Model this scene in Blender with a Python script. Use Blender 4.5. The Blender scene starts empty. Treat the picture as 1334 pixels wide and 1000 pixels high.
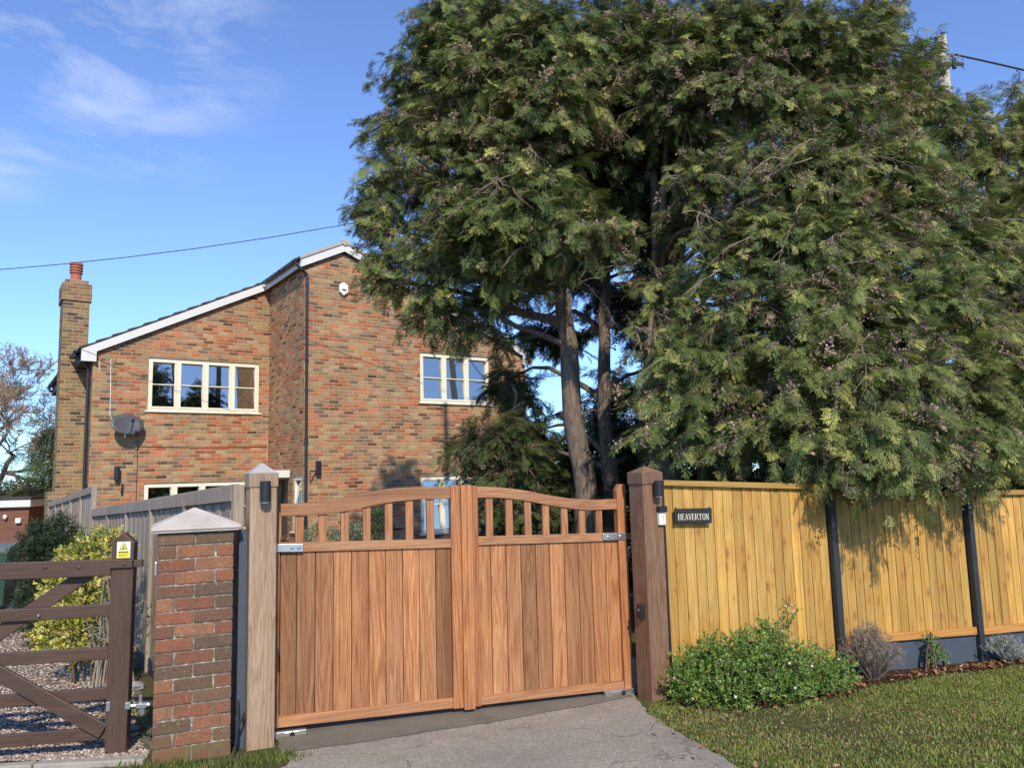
import bpy, math, random
import numpy as np
from math import radians as rad, sin, cos, pi
from mathutils import Vector, Matrix
S = bpy.context.scene
COL = S.collection
rng = np.random.default_rng(11)
random.seed(5)

# ------------------------------------------------------------------ camera, sky, sun, exposure
cam = bpy.data.objects.new('camera', bpy.data.cameras.new('camera'))
COL.objects.link(cam); S.camera = cam
cam.data.sensor_width = 36; cam.data.lens = 26.99; cam.data.clip_end = 2000; cam.data.clip_start = 0.05
pt, ro = rad(6.710), rad(1.462)
Fv = Vector((0, cos(pt), sin(pt))); u0 = Vector((0, -sin(pt), cos(pt))); r0 = Vector((1, 0, 0))
Uv = cos(ro)*u0 + sin(ro)*r0; Rv = cos(ro)*r0 - sin(ro)*u0
M = Matrix((Rv, Uv, -Fv)).transposed().to_4x4(); M.translation = Vector((0, 0, 1.6))
cam.matrix_world = M

SUN_EL, SUN_AZ = 37, 167          # azimuth clockwise from +Y
W = bpy.data.worlds.new('World'); S.world = W; W.use_nodes = True
wn = W.node_tree; wl = wn.links
bg = wn.nodes['Background']; bg.inputs[1].default_value = 0.15
sky = wn.nodes.new('ShaderNodeTexSky'); sky.sky_type = 'NISHITA'; sky.sun_disc = False
sky.sun_elevation = rad(SUN_EL); sky.sun_rotation = rad(SUN_AZ)
sky.altitude = 0; sky.air_density = 1.0; sky.dust_density = 0.0; sky.ozone_density = 3
tc = wn.nodes.new('ShaderNodeTexCoord')
mp = wn.nodes.new('ShaderNodeMapping'); mp.inputs['Rotation'].default_value = (0, rad(25), rad(20)); mp.inputs['Scale'].default_value = (2.6, 3, 9)
wl.new(tc.outputs['Generated'], mp.inputs[0])
n1 = wn.nodes.new('ShaderNodeTexNoise'); n1.inputs['Scale'].default_value = 2.0; n1.inputs['Detail'].default_value = 9; n1.inputs['Roughness'].default_value = .62; n1.inputs['Distortion'].default_value = .5
wl.new(mp.outputs[0], n1.inputs['Vector'])
r1 = wn.nodes.new('ShaderNodeMapRange'); r1.inputs[1].default_value = .46; r1.inputs[2].default_value = .85
wl.new(n1.outputs[0], r1.inputs[0])
def near_dir(v, a, b):
    d = wn.nodes.new('ShaderNodeVectorMath'); d.operation = 'DOT_PRODUCT'
    nv = Vector(v).normalized(); d.inputs[1].default_value = nv
    nm = wn.nodes.new('ShaderNodeVectorMath'); nm.operation = 'NORMALIZE'
    wl.new(tc.outputs['Generated'], nm.inputs[0]); wl.new(nm.outputs[0], d.inputs[0])
    m = wn.nodes.new('ShaderNodeMapRange'); m.interpolation_type = 'SMOOTHSTEP'
    m.inputs[1].default_value = cos(rad(b)); m.inputs[2].default_value = cos(rad(a)); wl.new(d.outputs['Value'], m.inputs[0])
    return m
ma = near_dir((-.52, .92, .62), 1, 13); mb_ = near_dir((-.66, .93, .47), 1, 6)
mx = wn.nodes.new('ShaderNodeMath'); mx.operation = 'MAXIMUM'; wl.new(ma.outputs[0], mx.inputs[0]); wl.new(mb_.outputs[0], mx.inputs[1])
mu = wn.nodes.new('ShaderNodeMath'); mu.operation = 'MULTIPLY'; wl.new(mx.outputs[0], mu.inputs[0]); wl.new(r1.outputs[0], mu.inputs[1])
mu2 = wn.nodes.new('ShaderNodeMath'); mu2.operation = 'MULTIPLY'; mu2.inputs[1].default_value = .85; wl.new(mu.outputs[0], mu2.inputs[0])
mc = wn.nodes.new('ShaderNodeMix'); mc.data_type = 'RGBA'
hs = wn.nodes.new('ShaderNodeHueSaturation'); hs.inputs['Saturation'].default_value = .86
tn = wn.nodes.new('ShaderNodeMix'); tn.data_type = 'RGBA'; tn.blend_type = 'MULTIPLY'; tn.inputs[0].default_value = 1; tn.inputs[7].default_value = (.37, .685, 1.10, 1)
wl.new(sky.outputs[0], tn.inputs[6]); wl.new(tn.outputs[2], hs.inputs['Color'])
wl.new(mu2.outputs[0], mc.inputs[0]); wl.new(hs.outputs[0], mc.inputs[6]); mc.inputs[7].default_value = (4.2, 4.6, 5.6, 1)
wl.new(mc.outputs[2], bg.inputs[0])

sl = bpy.data.lights.new('sun', 'SUN'); sl.energy = 3.4; sl.angle = rad(.6); sl.color = (1, .90, .73)
so = bpy.data.objects.new('sun', sl); COL.objects.link(so)
sd = Vector((sin(rad(SUN_AZ))*cos(rad(SUN_EL)), cos(rad(SUN_AZ))*cos(rad(SUN_EL)), sin(rad(SUN_EL))))
so.rotation_euler = sd.to_track_quat('Z', 'Y').to_euler(); so.location = sd*30
S.view_settings.view_transform = 'Standard'; S.view_settings.look = 'None'
S.view_settings.exposure = 0.50; S.view_settings.gamma = 1
S.render.engine = 'CYCLES'
S.cycles.max_bounces = 8; S.cycles.transparent_max_bounces = 12

# ------------------------------------------------------------------ helpers: ground height, scene graph
def gz(y):
    return -.05*np.clip(np.asarray(y, float)-4.5, 0, 9.5)
def tag(o, label=None, cat=None, group=None, kind=None):
    if label: o['label'] = label
    if cat: o['category'] = cat
    if group: o['group'] = group
    if kind: o['kind'] = kind
    return o
def empty(name, loc, rz=0, label=None, cat=None, group=None):
    o = bpy.data.objects.new(name, None); COL.objects.link(o)
    o.empty_display_size = .1
    o.location = loc; o.rotation_euler = (0, 0, rz)
    return tag(o, label, cat, group)
def copy_tree(o, parent=None):
    c = o.copy(); COL.objects.link(c)
    if parent: c.parent = parent
    for ch in [x for x in bpy.data.objects if x.parent == o]: copy_tree(ch, c)
    return c

class MB:
    """collects faces with a colour per face and a uv per corner"""
    def __init__(s): s.v = []; s.f = []; s.c = []; s.uv = []
    def add(s, vs, fs, col=(1, 1, 1), uvs=None):
        n = len(s.v); s.v += [tuple(v) for v in vs]
        for i, f in enumerate(fs):
            s.f.append([n+k for k in f]); s.c.append(tuple(col))
            s.uv.append(uvs[i] if uvs else [(0, 0)]*len(f))
    def box(s, a, b, col=(1, 1, 1), M=None, taper=None):
        x0, y0, z0 = a; x1, y1, z1 = b
        vs = [(x0,y0,z0),(x1,y0,z0),(x1,y1,z0),(x0,y1,z0),(x0,y0,z1),(x1,y0,z1),(x1,y1,z1),(x0,y1,z1)]
        if M is not None: vs = [tuple(M @ Vector(v)) for v in vs]
        fs = [(0,3,2,1),(4,5,6,7),(0,1,5,4),(1,2,6,5),(2,3,7,6),(3,0,4,7)]
        s.add(vs, fs, col)
    def prism(s, pts, y0, y1, col=(1, 1, 1), plane='xz'):
        """outline in x,z (counterclockwise seen from -y), extruded y0..y1"""
        n = len(pts)
        if plane == 'xz': vs = [(p[0], y0, p[1]) for p in pts] + [(p[0], y1, p[1]) for p in pts]
        elif plane == 'yz': vs = [(y1, p[0], p[1]) for p in pts] + [(y0, p[0], p[1]) for p in pts]
        else: vs = [(p[0], p[1], y1) for p in pts] + [(p[0], p[1], y0) for p in pts]
        fs = [tuple(range(n)), tuple(range(2*n-1, n-1, -1))]
        for i in range(n):
            j = (i+1) % n; fs.append((i, n+i, n+j, j))
        s.add(vs, fs, col)
    def strip(s, top, bot, y0, y1, col=(1, 1, 1)):
        """solid between polylines top and bot ((x,z) lists, same length), y0..y1"""
        n = len(top)
        for i in range(n-1):
            vs = [(bot[i][0], y0, bot[i][1]), (bot[i+1][0], y0, bot[i+1][1]), (top[i+1][0], y0, top[i+1][1]), (top[i][0], y0, top[i][1])]
            vs += [(v[0], y1, v[2]) for v in vs]
            fs = [(0,1,2,3), (7,6,5,4), (3,2,6,7), (1,0,4,5)]
            if i == 0: fs.append((0,3,7,4))
            if i == n-2: fs.append((2,1,5,6))
            s.add(vs, fs, col)
    def lathe(s, prof, c=(0, 0, 0), n=20, col=(1, 1, 1), M=None):
        vs = []; fs = []
        for r, z in prof:
            for k in range(n):
                a = 2*pi*k/n; p = Vector((r*cos(a), r*sin(a), z))
                if M is not None: p = M @ p
                vs.append((p.x+c[0], p.y+c[1], p.z+c[2]))
        m = len(prof)
        for i in range(m-1):
            for k in range(n):
                j = (k+1) % n; fs.append((i*n+k, i*n+j, (i+1)*n+j, (i+1)*n+k))
        fs.append(tuple(range(n-1, -1, -1))); fs.append(tuple((m-1)*n+k for k in range(n)))
        s.add(vs, fs, col)
    def tube(s, pts, r, n=8, col=(1, 1, 1)):
        v, q = tubes(np.array([pts], float), np.full((1, len(pts)), r) if np.isscalar(r) else np.array([r]), n)
        b = len(s.v); s.v += [tuple(x) for x in v]
        for f in q: s.f.append([b+int(k) for k in f]); s.c.append(tuple(col)); s.uv.append([(0, 0)]*4)
        for e, rev in ((0, True), (len(pts)-1, False)):
            ring = [b+e*n+k for k in range(n)]
            s.f.append(ring[::-1] if rev else ring); s.c.append(tuple(col)); s.uv.append([(0, 0)]*n)
    def build(s, name, mat, parent=None, bevel=0, smooth=False, loc=None, label=None):
        me = bpy.data.meshes.new(name); me.from_pydata(s.v, [], s.f)
        ca = me.color_attributes.new('col', 'FLOAT_COLOR', 'CORNER')
        uvl = me.uv_layers.new(name='UVMap')
        cc = []; uu = []
        for f, c, u in zip(s.f, s.c, s.uv):
            for k in range(len(f)): cc += [c[0], c[1], c[2], 1]; uu += [u[k][0], u[k][1]]
        ca.data.foreach_set('color', cc); uvl.data.foreach_set('uv', uu)
        me.materials.append(mat)
        if smooth:
            me.polygons.foreach_set('use_smooth', [True]*len(me.polygons))
        me.update()
        o = bpy.data.objects.new(name, me); COL.objects.link(o)
        if parent: o.parent = parent
        if loc is not None: o.location = loc
        if label: o['label'] = label
        if bevel:
            m = o.modifiers.new('bevel', 'BEVEL'); m.width = bevel; m.segments = 2; m.limit_method = 'ANGLE'; m.angle_limit = rad(50)
        if smooth:
            pass
        return o

def tubes(P, Rd, n=4):
    """P (N,K,3) polylines, Rd (N,K) radii -> verts, quads"""
    N, K, _ = P.shape
    T = np.empty_like(P); T[:, 1:-1] = P[:, 2:]-P[:, :-2]; T[:, 0] = P[:, 1]-P[:, 0]; T[:, -1] = P[:, -1]-P[:, -2]
    T /= np.linalg.norm(T, axis=2, keepdims=True)+1e-9
    ref = np.where(np.abs(T[:, :1, 2:3]) > .9, np.array([1., 0, 0]), np.array([0, 0, 1.]))
    A = np.cross(T, np.broadcast_to(ref, T.shape)); A /= np.linalg.norm(A, axis=2, keepdims=True)+1e-9
    B = np.cross(T, A)
    ang = 2*pi*np.arange(n)/n
    V = P[:, :, None, :] + Rd[:, :, None, None]*(A[:, :, None, :]*np.cos(ang)[None, None, :, None] + B[:, :, None, :]*np.sin(ang)[None, None, :, None])
    V = V.reshape(-1, 3)
    i = np.arange(N)[:, None, None]*K*n; k = np.arange(K-1)[None, :, None]*n; a = np.arange(n)[None, None, :]; a2 = (a+1) % n
    Q = np.stack([i+k+a, i+k+a2, i+k+n+a2, i+k+n+a], -1).reshape(-1, 4)
    return V, Q

def npmesh(name, V, F, mat, parent=None, col=None, smooth=False, loc=None):
    """V (n,3), F (m,k) uniform face size, col (n,3) per vertex"""
    V = np.asarray(V, np.float32); F = np.asarray(F, np.int32)
    if loc is not None: V = V-np.asarray(loc, np.float32)
    me = bpy.data.meshes.new(name); k = F.shape[1]
    me.vertices.add(len(V)); me.vertices.foreach_set('co', V.ravel())
    me.loops.add(F.size); me.loops.foreach_set('vertex_index', F.ravel())
    me.polygons.add(len(F)); me.polygons.foreach_set('loop_start', np.arange(0, F.size, k, dtype=np.int32))
    me.polygons.foreach_set('loop_total', np.full(len(F), k, np.int32))
    if smooth: me.polygons.foreach_set('use_smooth', np.ones(len(F), bool))
    me.update(calc_edges=True)
    if col is not None:
        ca = me.color_attributes.new('col', 'FLOAT_COLOR', 'POINT')
        c4 = np.ones((len(V), 4), np.float32); c4[:, :3] = col; ca.data.foreach_set('color', c4.ravel())
    me.materials.append(mat)
    o = bpy.data.objects.new(name, me); COL.objects.link(o)
    if parent: o.parent = parent
    elif loc is not None: o.location = loc
    return o

# ------------------------------------------------------------------ materials
class NT:
    def __init__(s, name):
        s.m = bpy.data.materials.new(name); s.m.use_nodes = True; s.t = s.m.node_tree; s.b = s.t.nodes['Principled BSDF']
        s.out = s.t.nodes['Material Output']
    def n(s, typ, ins=None, **kw):
        nd = s.t.nodes.new('ShaderNode'+typ)
        for k, v in kw.items(): setattr(nd, k, v)
        for k, v in (ins or {}).items():
            if isinstance(v, bpy.types.NodeSocket): s.t.links.new(v, nd.inputs[k])
            else: nd.inputs[k].default_value = v
        return nd
    def math(s, op, a, b=0.0, c=None):
        d = {0: a, 1: b}
        if c is not None: d[2] = c
        return s.n('Math', d, operation=op).outputs[0]
    def mix(s, f, a, b, mode='MIX'):
        nd = s.n('Mix', data_type='RGBA', blend_type=mode)
        for k, v in ((0, f), (6, a), (7, b)):
            if isinstance(v, bpy.types.NodeSocket): s.t.links.new(v, nd.inputs[k])
            else: nd.inputs[k].default_value = v if k == 0 else (tuple(v)+(1,))[:4]
        return nd.outputs[2]
    def ramp(s, f, stops, interp='LINEAR'):
        nd = s.n('ValToRGB', {0: f}); cr = nd.color_ramp; cr.interpolation = interp
        while len(cr.elements) < len(stops): cr.elements.new(.5)
        for e, (p, c) in zip(cr.elements, stops):
            e.position = p; e.color = (c, c, c, 1) if np.isscalar(c) else tuple(c)+(1,)
        return nd.outputs[0]
    def noise(s, vec, scale, detail=4, rough=.5, dist=0):
        return s.n('TexNoise', {'Vector': vec, 'Scale': scale, 'Detail': detail, 'Roughness': rough, 'Distortion': dist}).outputs[0]
    def set(s, **kw):
        nm = {'color': 'Base Color', 'rough': 'Roughness', 'metal': 'Metallic', 'spec': 'Specular IOR Level', 'normal': 'Normal', 'coat': 'Coat Weight'}
        for k, v in kw.items():
            i = s.b.inputs[nm[k]]
            if isinstance(v, bpy.types.NodeSocket): s.t.links.new(v, i)
            elif k == 'color': i.default_value = (tuple(v)+(1,))[:4]
            else: i.default_value = v
    def bump(s, h, strength=.3, dist=.01, normal=None):
        d = {'Height': h, 'Strength': strength, 'Distance': dist}
        if normal is not None: d['Normal'] = normal
        return s.n('Bump', d).outputs[0]
    def obj(s): return s.n('TexCoord').outputs['Object']
    def attr(s, n='col'): return s.n('Attribute', attribute_name=n)

def plain(name, c, rough=.6, metal=0, var=.12, scale=6, spec=.4, bump=0):
    t = NT(name); o = t.obj(); f = t.noise(o, scale, 5, .6)
    lo = tuple(x*(1-var) for x in c); hi = tuple(min(1, x*(1+var)) for x in c)
    t.set(color=t.mix(f, lo, hi), rough=rough, metal=metal, spec=spec)
    if bump: t.set(normal=t.bump(t.noise(o, scale*12, 4), bump, .004))
    return t.m

def wood(name, dark, mid, light, axis='z', fine=70, rough=.62, knots=0, weather=0.0, weathercol=(.35, .33, .30), bump=.25):
    t = NT(name); o = t.obj(); at = t.attr()
    sc = {'z': (1, 1, .045), 'x': (.045, 1, 1)}[axis]
    off = t.n('VectorMath', {0: at.outputs['Color'], 1: (37, 53, 71)}, operation='MULTIPLY').outputs[0]
    v0 = t.n('VectorMath', {0: o, 1: off}, operation='ADD').outputs[0]
    vs = t.n('VectorMath', {0: v0, 1: sc}, operation='MULTIPLY').outputs[0]
    broad = t.noise(vs, fine*.14, 3, .55, 2.4)
    wav = t.n('MapRange', {0: t.math('SINE', t.math('MULTIPLY', broad, 60.0)), 1: -1.0, 2: 1.0}).outputs[0]
    fn = t.noise(vs, fine*2.2, 5, .7)
    g = t.math('ADD', t.math('MULTIPLY', wav, .17), t.math('ADD', t.math('MULTIPLY', fn, .58), t.math('MULTIPLY', broad, .36)))
    c = t.ramp(g, [(.28, dark), (.52, mid), (.82, light)])
    c = t.mix(1.0, c, at.outputs['Color'], 'MULTIPLY')
    if knots:
        vk = t.n('VectorMath', {0: v0, 1: (1, 1, .42) if axis == 'z' else (.42, 1, 1)}, operation='MULTIPLY').outputs[0]
        sx_ = t.n('SeparateXYZ', {0: vk}).outputs; v2 = t.n('CombineXYZ', {0: sx_[0], 1: sx_[2]}).outputs[0]
        vo = t.n('TexVoronoi', {'Vector': v2, 'Scale': 7.0, 'Randomness': 1.0}, feature='F1', voronoi_dimensions='2D').outputs
        vcol = t.n('SeparateXYZ', {0: vo['Color']}).outputs[0]; vo = t.math('DIVIDE', vo['Distance'], t.math('ADD', t.math('MULTIPLY', vcol, 1.35), .12))
        vo = t.math('ADD', vo, t.math('MULTIPLY', t.math('SUBTRACT', t.noise(v0, 60, 3), .5), .08))
        km = t.n('MapRange', {0: vo, 1: .05, 2: .13, 3: 1.0, 4: 0.0}).outputs[0]
        c = t.mix(t.math('MULTIPLY', km, knots), c, (.13, .05, .018))
        k2 = t.n('MapRange', {0: vo, 1: .10, 2: .42, 3: .75, 4: 0.0}).outputs[0]
        c = t.mix(t.math('MULTIPLY', k2, knots*.7), c, (.45, .20, .05))
    if weather:
        w = t.noise(o, 2.2, 5, .65)
        w = t.n('MapRange', {0: w, 1: .38, 2: .68}).outputs[0]
        c = t.mix(t.math('MULTIPLY', w, weather), c, weathercol)
    t.set(color=c, rough=rough, spec=.3, normal=t.bump(g, bump, .002))
    return t.m

def brickmat(name, L, Hh, mort, stops, jit=.18, mortar=(.46, .39, .27), rough=.9):
    """bricks laid on the uv map, uv in metres; every brick takes one of the given colours"""
    t = NT(name); uv = t.n('UVMap', uv_map='UVMap').outputs[0]
    wob = t.n('TexNoise', {'Vector': uv, 'Scale': 9.0, 'Detail': 3.0}).outputs[1]
    wob = t.n('VectorMath', {0: wob, 1: (.5, .5, .5)}, operation='SUBTRACT').outputs[0]
    uvw = t.n('VectorMath', {0: uv, 1: t.n('VectorMath', {0: wob, 'Scale': .012}, operation='SCALE').outputs[0]}, operation='ADD').outputs[0]
    sp = t.n('SeparateXYZ', {0: uvw}); u, v = sp.outputs[0], sp.outputs[1]
    vr = t.math('DIVIDE', v, Hh); row = t.math('FLOOR', vr); fv = t.math('FRACT', vr)
    sh = t.n('TexWhiteNoise', {'W': row}, noise_dimensions='1D').outputs[0]
    odd = t.math('MULTIPLY', t.math('MODULO', t.math('ABSOLUTE', row), 2.0), .5)
    ur = t.math('ADD', t.math('ADD', t.math('DIVIDE', u, L), odd), t.math('MULTIPLY', sh, .18))
    colm = t.math('FLOOR', ur); fu = t.math('FRACT', ur)
    cid = t.n('CombineXYZ', {0: colm, 1: row, 2: 3.0}).outputs[0]
    wn_ = t.n('TexWhiteNoise', {'Vector': cid}, noise_dimensions='3D')
    big = t.noise(uv, .8, 3, .6)
    val = t.math('ADD', wn_.outputs[0], t.math('MULTIPLY', t.math('SUBTRACT', big, .5), 1.3))
    bc = t.ramp(val, stops, 'LINEAR')
    cid2 = t.n('CombineXYZ', {0: colm, 1: row, 2: 9.0}).outputs[0]
    w2 = t.n('TexWhiteNoise', {'Vector': cid2}, noise_dimensions='3D').outputs[0]
    br = t.n('MapRange', {0: w2, 3: 1-jit, 4: 1+jit}).outputs[0]
    dk = t.n('MapRange', {0: w2, 1: .93, 2: .955, 3: 1.0, 4: .38}).outputs[0]
    stain = t.n('MapRange', {0: t.noise(uv, 24, 5, .7), 1: .3, 2: .75, 3: .72, 4: 1.25}).outputs[0]
    stv = t.n('VectorMath', {0: uv, 1: (1, .3, 1)}, operation='MULTIPLY').outputs[0]
    stain = t.math('MULTIPLY', stain, t.n('MapRange', {0: t.noise(stv, 1.4, 5, .65), 1: .32, 2: .68, 3: .76, 4: 1.12}).outputs[0])
    k = t.math('MULTIPLY', t.math('MULTIPLY', br, dk), stain)
    bc = t.n('VectorMath', {0: bc, 'Scale': k}, operation='SCALE').outputs[0]
    eu = t.math('MULTIPLY', t.math('MINIMUM', fu, t.math('SUBTRACT', 1.0, fu)), L)
    ev = t.math('MULTIPLY', t.math('MINIMUM', fv, t.math('SUBTRACT', 1.0, fv)), Hh)
    e = t.math('MINIMUM', eu, ev)
    mk = t.n('MapRange', {0: e, 1: mort*.35, 2: mort*.8, 3: 0.0, 4: 1.0}).outputs[0]
    mo = t.mix(t.noise(uv, 5, 4), tuple(x*.75 for x in mortar), mortar)
    hh = t.math('ADD', mk, t.math('MULTIPLY', t.noise(uv, 60, 3), .4))
    t.set(color=t.mix(mk, mo, bc), rough=rough, spec=.15, normal=t.bump(hh, .7, .012))
    return t.m

HB = [(0, (.34, .11, .055)), (.15, (.50, .165, .07)), (.30, (.47, .21, .10)), (.42, (.38, .21, .115)), (.58, (.43, .28, .145)), (.74, (.38, .26, .125)), (.86, (.32, .17, .095)), (1, (.20, .13, .09))]
M_house = brickmat('house brick', .225, .075, .010, HB)
CB = [(0, (.17, .12, .07)), (.3, (.34, .23, .11)), (.55, (.28, .19, .095)), (.75, (.33, .15, .07)), (.9, (.22, .14, .085)), (1, (.10, .075, .06))]
M_chim = brickmat('chimney brick', .225, .075, .010, CB)
def mortarmat():
    t = NT('pillar mortar'); o = t.obj(); a = t.noise(o, 26, 5, .75); b = t.noise(o, 5, 3, .6)
    c = t.ramp(t.math('ADD', a, t.math('MULTIPLY', t.math('SUBTRACT', b, .5), .35)), [(.3, (.10, .09, .065)), (.52, (.22, .20, .155)), (.62, (.48, .44, .36))])
    t.set(color=c, rough=.95, spec=.1, normal=t.bump(a, .8, .008)); return t.m
M_mortar = mortarmat()

def pillar_brick():
    t = NT('pillar brick'); o = t.obj(); at = t.attr()
    a = t.noise(o, 9, 6, .7); b = t.noise(o, 60, 5, .7)
    c = t.mix(1.0, at.outputs['Color'], t.ramp(b, [(.25, .6), (.7, 1.2)]), 'MULTIPLY')
    c = t.mix(t.n('MapRange', {0: a, 1: .46, 2: .68, 4: .55}).outputs[0], c, (.10, .075, .050))
    ww = t.n('MapRange', {0: t.noise(o, 42, 4, .75), 1: .62, 2: .66, 4: .9}).outputs[0]
    lich = t.n('MapRange', {0: t.noise(o, 4, 2, .5), 1: .45, 2: .6}).outputs[0]
    c = t.mix(t.math('MULTIPLY', ww, lich), c, (.55, .52, .44))
    z = t.n('SeparateXYZ', {0: o}).outputs[2]
    mos = t.math('MULTIPLY', t.n('MapRange', {0: z, 1: .22, 2: .02, 3: 0.0, 4: .8}).outputs[0], t.n('MapRange', {0: a, 1: .4, 2: .6}).outputs[0])
    c = t.mix(mos, c, (.16, .13, .055))
    t.set(color=c, rough=.88, spec=.2, normal=t.bump(b, .6, .006)); return t.m
M_pbrick = pillar_brick()

M_gate = wood('gate hardwood', (.115, .040, .016), (.345, .142, .056), (.56, .295, .135), 'z', 40, weather=.32, weathercol=(.27, .145, .08))
M_gateh = wood('gate hardwood horizontal', (.15, .062, .030), (.33, .165, .080), (.50, .29, .15), 'x', 42, weather=.30, weathercol=(.28, .17, .11))
M_postgrey = wood('weathered hardwood post', (.10, .055, .032), (.30, .195, .120), (.47, .345, .235), 'z', 60, weather=.4, weathercol=(.34, .26, .18))
M_postred = wood('reddish hardwood post', (.075, .036, .020), (.18, .092, .052), (.30, .18, .11), 'z', 50, weather=.5, weathercol=(.23, .155, .10))
M_pine = wood('treated pine boards', (.30, .135, .028), (.54, .305, .072), (.72, .465, .150), 'z', 30, knots=1.0, weather=.4, weathercol=(.36, .24, .07))
M_pineh = wood('treated pine rail', (.40, .19, .05), (.58, .32, .10), (.72, .46, .17), 'x', 30, knots=.5)
M_brown = wood('brown painted timber', (.046, .026, .018), (.074, .043, .031), (.105, .066, .048), 'x', 50, rough=.5, weather=.5, weathercol=(.095, .066, .050))
M_brownv = wood('brown painted timber upright', (.046, .026, .018), (.074, .043, .031), (.105, .066, .048), 'z', 50, rough=.5, weather=.5, weathercol=(.095, .066, .050))
M_grey = wood('silvered fence boards', (.14, .105, .08), (.30, .245, .195), (.42, .36, .30), 'z', 50, rough=.85, weather=.3, weathercol=(.26, .20, .14))
M_clad = wood('brown cladding', (.10, .04, .025), (.17, .075, .045), (.22, .10, .06), 'x', 30)
M_steel = plain('galvanised steel', (.62, .63, .64), .35, .9, .2, 30)
M_black = plain('black powder coat', (.018, .018, .021), .38, 0, .2, 20, .5)
M_gutter = plain('black plastic gutter', (.02, .02, .023), .3, 0, .2, 8, .5)
M_white = plain('white painted board', (.66, .65, .62), .5, 0, .05, 3)
M_cream = plain('cream window frame', (.74, .70, .55), .45, 0, .05, 3)
M_stone = plain('cast stone', (.50, .45, .39), .85, 0, .35, 7, .2, .4)
M_capgrey = plain('weathered cap', (.40, .37, .35), .8, 0, .25, 14, .2, .2)
M_tile = plain('concrete roof tile', (.075, .062, .055), .85, 0, .4, 10, .2, .4)
M_ridge = plain('ridge tile and verge', (.42, .38, .31), .85, 0, .3, 10, .2, .3)
M_terra = plain('terracotta', (.40, .13, .085), .8, 0, .25, 12)
M_soffit = plain('dark soffit', (.05, .035, .03), .6, 0, .2, 8)
M_anthr = plain('anthracite board', (.062, .080, .105), .7, 0, .25, 5, .3, .15)
M_dish = plain('grey dish paint', (.085, .09, .10), .45, 0, .15, 6)
M_plastic = plain('white plastic', (.78, .78, .76), .35, 0, .04, 5)
M_slate = plain('slate plate', (.022, .021, .021), .55, 0, .2, 20, .4)
M_letter = plain('cream lettering', (.85, .80, .64), .6, 0, .03, 5)
M_yellow = plain('yellow sign print', (.85, .72, .03), .45, 0, .04, 5)
M_green = plain('green bin plastic', (.03, .075, .05), .45, 0, .15, 5)
M_binlid = plain('bin lid', (.10, .13, .12), .35, 0, .1, 5)
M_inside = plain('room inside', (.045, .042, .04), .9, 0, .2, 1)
M_curtain = plain('curtain', (.5, .47, .42), .8, 0, .15, 15)
M_porcelain = plain('white flowers', (.85, .85, .8), .6, 0, .05, 5)
M_kerb = plain('concrete edging', (.33, .30, .25), .9, 0, .35, 9, .2, .5)
M_rock = plain('grey slate rock', (.24, .245, .25), .8, 0, .4, 9, .3, .6)
M_wire = plain('cable', (.02, .02, .022), .6, 0, .1, 5)
M_pole = plain('telegraph pole', (.52, .46, .36), .85, 0, .3, 14, .2, .3)

def glassmat():
    t = NT('window glass')
    o = t.n('TexCoord').outputs['Object']
    nb = t.bump(t.noise(o, 1.3, 2), .05, .02)
    gl = t.n('BsdfGlossy', {'Color': (1, .93, .80, 1), 'Roughness': .015, 'Normal': nb}).outputs[0]
    tr = t.n('BsdfTransparent', {'Color': (.75, .78, .78, 1)}).outputs[0]
    fr = t.n('LayerWeight', {'Blend': .5}).outputs['Fresnel']
    f = t.n('MapRange', {0: fr, 1: 0.0, 2: 1.0, 3: .48, 4: .95}).outputs[0]
    mxs = t.n('MixShader', {0: f, 1: tr, 2: gl})
    t.t.links.new(mxs.outputs[0], t.out.inputs[0]); return t.m
M_glass = glassmat()

def leafmat(name, trans=.25, rough=.55, spec=.3):
    t = NT(name); at = t.attr()
    t.set(color=at.outputs['Color'], rough=rough, spec=spec)
    tl = t.n('BsdfTranslucent', {'Color': at.outputs['Color']}).outputs[0]
    mxs = t.n('MixShader', {0: trans, 1: t.b.outputs[0], 2: tl})
    t.t.links.new(mxs.outputs[0], t.out.inputs[0]); return t.m
M_leaf = leafmat('conifer foliage', .22, .6, .25)
M_bleaf = leafmat('broad leaves', .25, .45, .4)
M_grass = leafmat('grass blades', .3, .6, .2)
M_twig = leafmat('twigs', 0.0, .8, .15)
def barkmat():
    t = NT('bark'); o = t.obj()
    v = t.n('VectorMath', {0: o, 1: (1, 1, .18)}, operation='MULTIPLY').outputs[0]
    a = t.noise(v, 34, 6, .7, .6); b = t.noise(o, 2.5, 4, .6)
    c = t.ramp(a, [(.25, (.055, .040, .030)), (.5, (.20, .150, .115)), (.8, (.36, .29, .23))])
    c = t.mix(t.n('MapRange', {0: b, 1: .5, 2: .75, 4: .45}).outputs[0], c, (.14, .14, .09))
    t.set(color=c, rough=.9, spec=.15, normal=t.bump(a, .9, .03)); return t.m
M_bark = barkmat()

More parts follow.
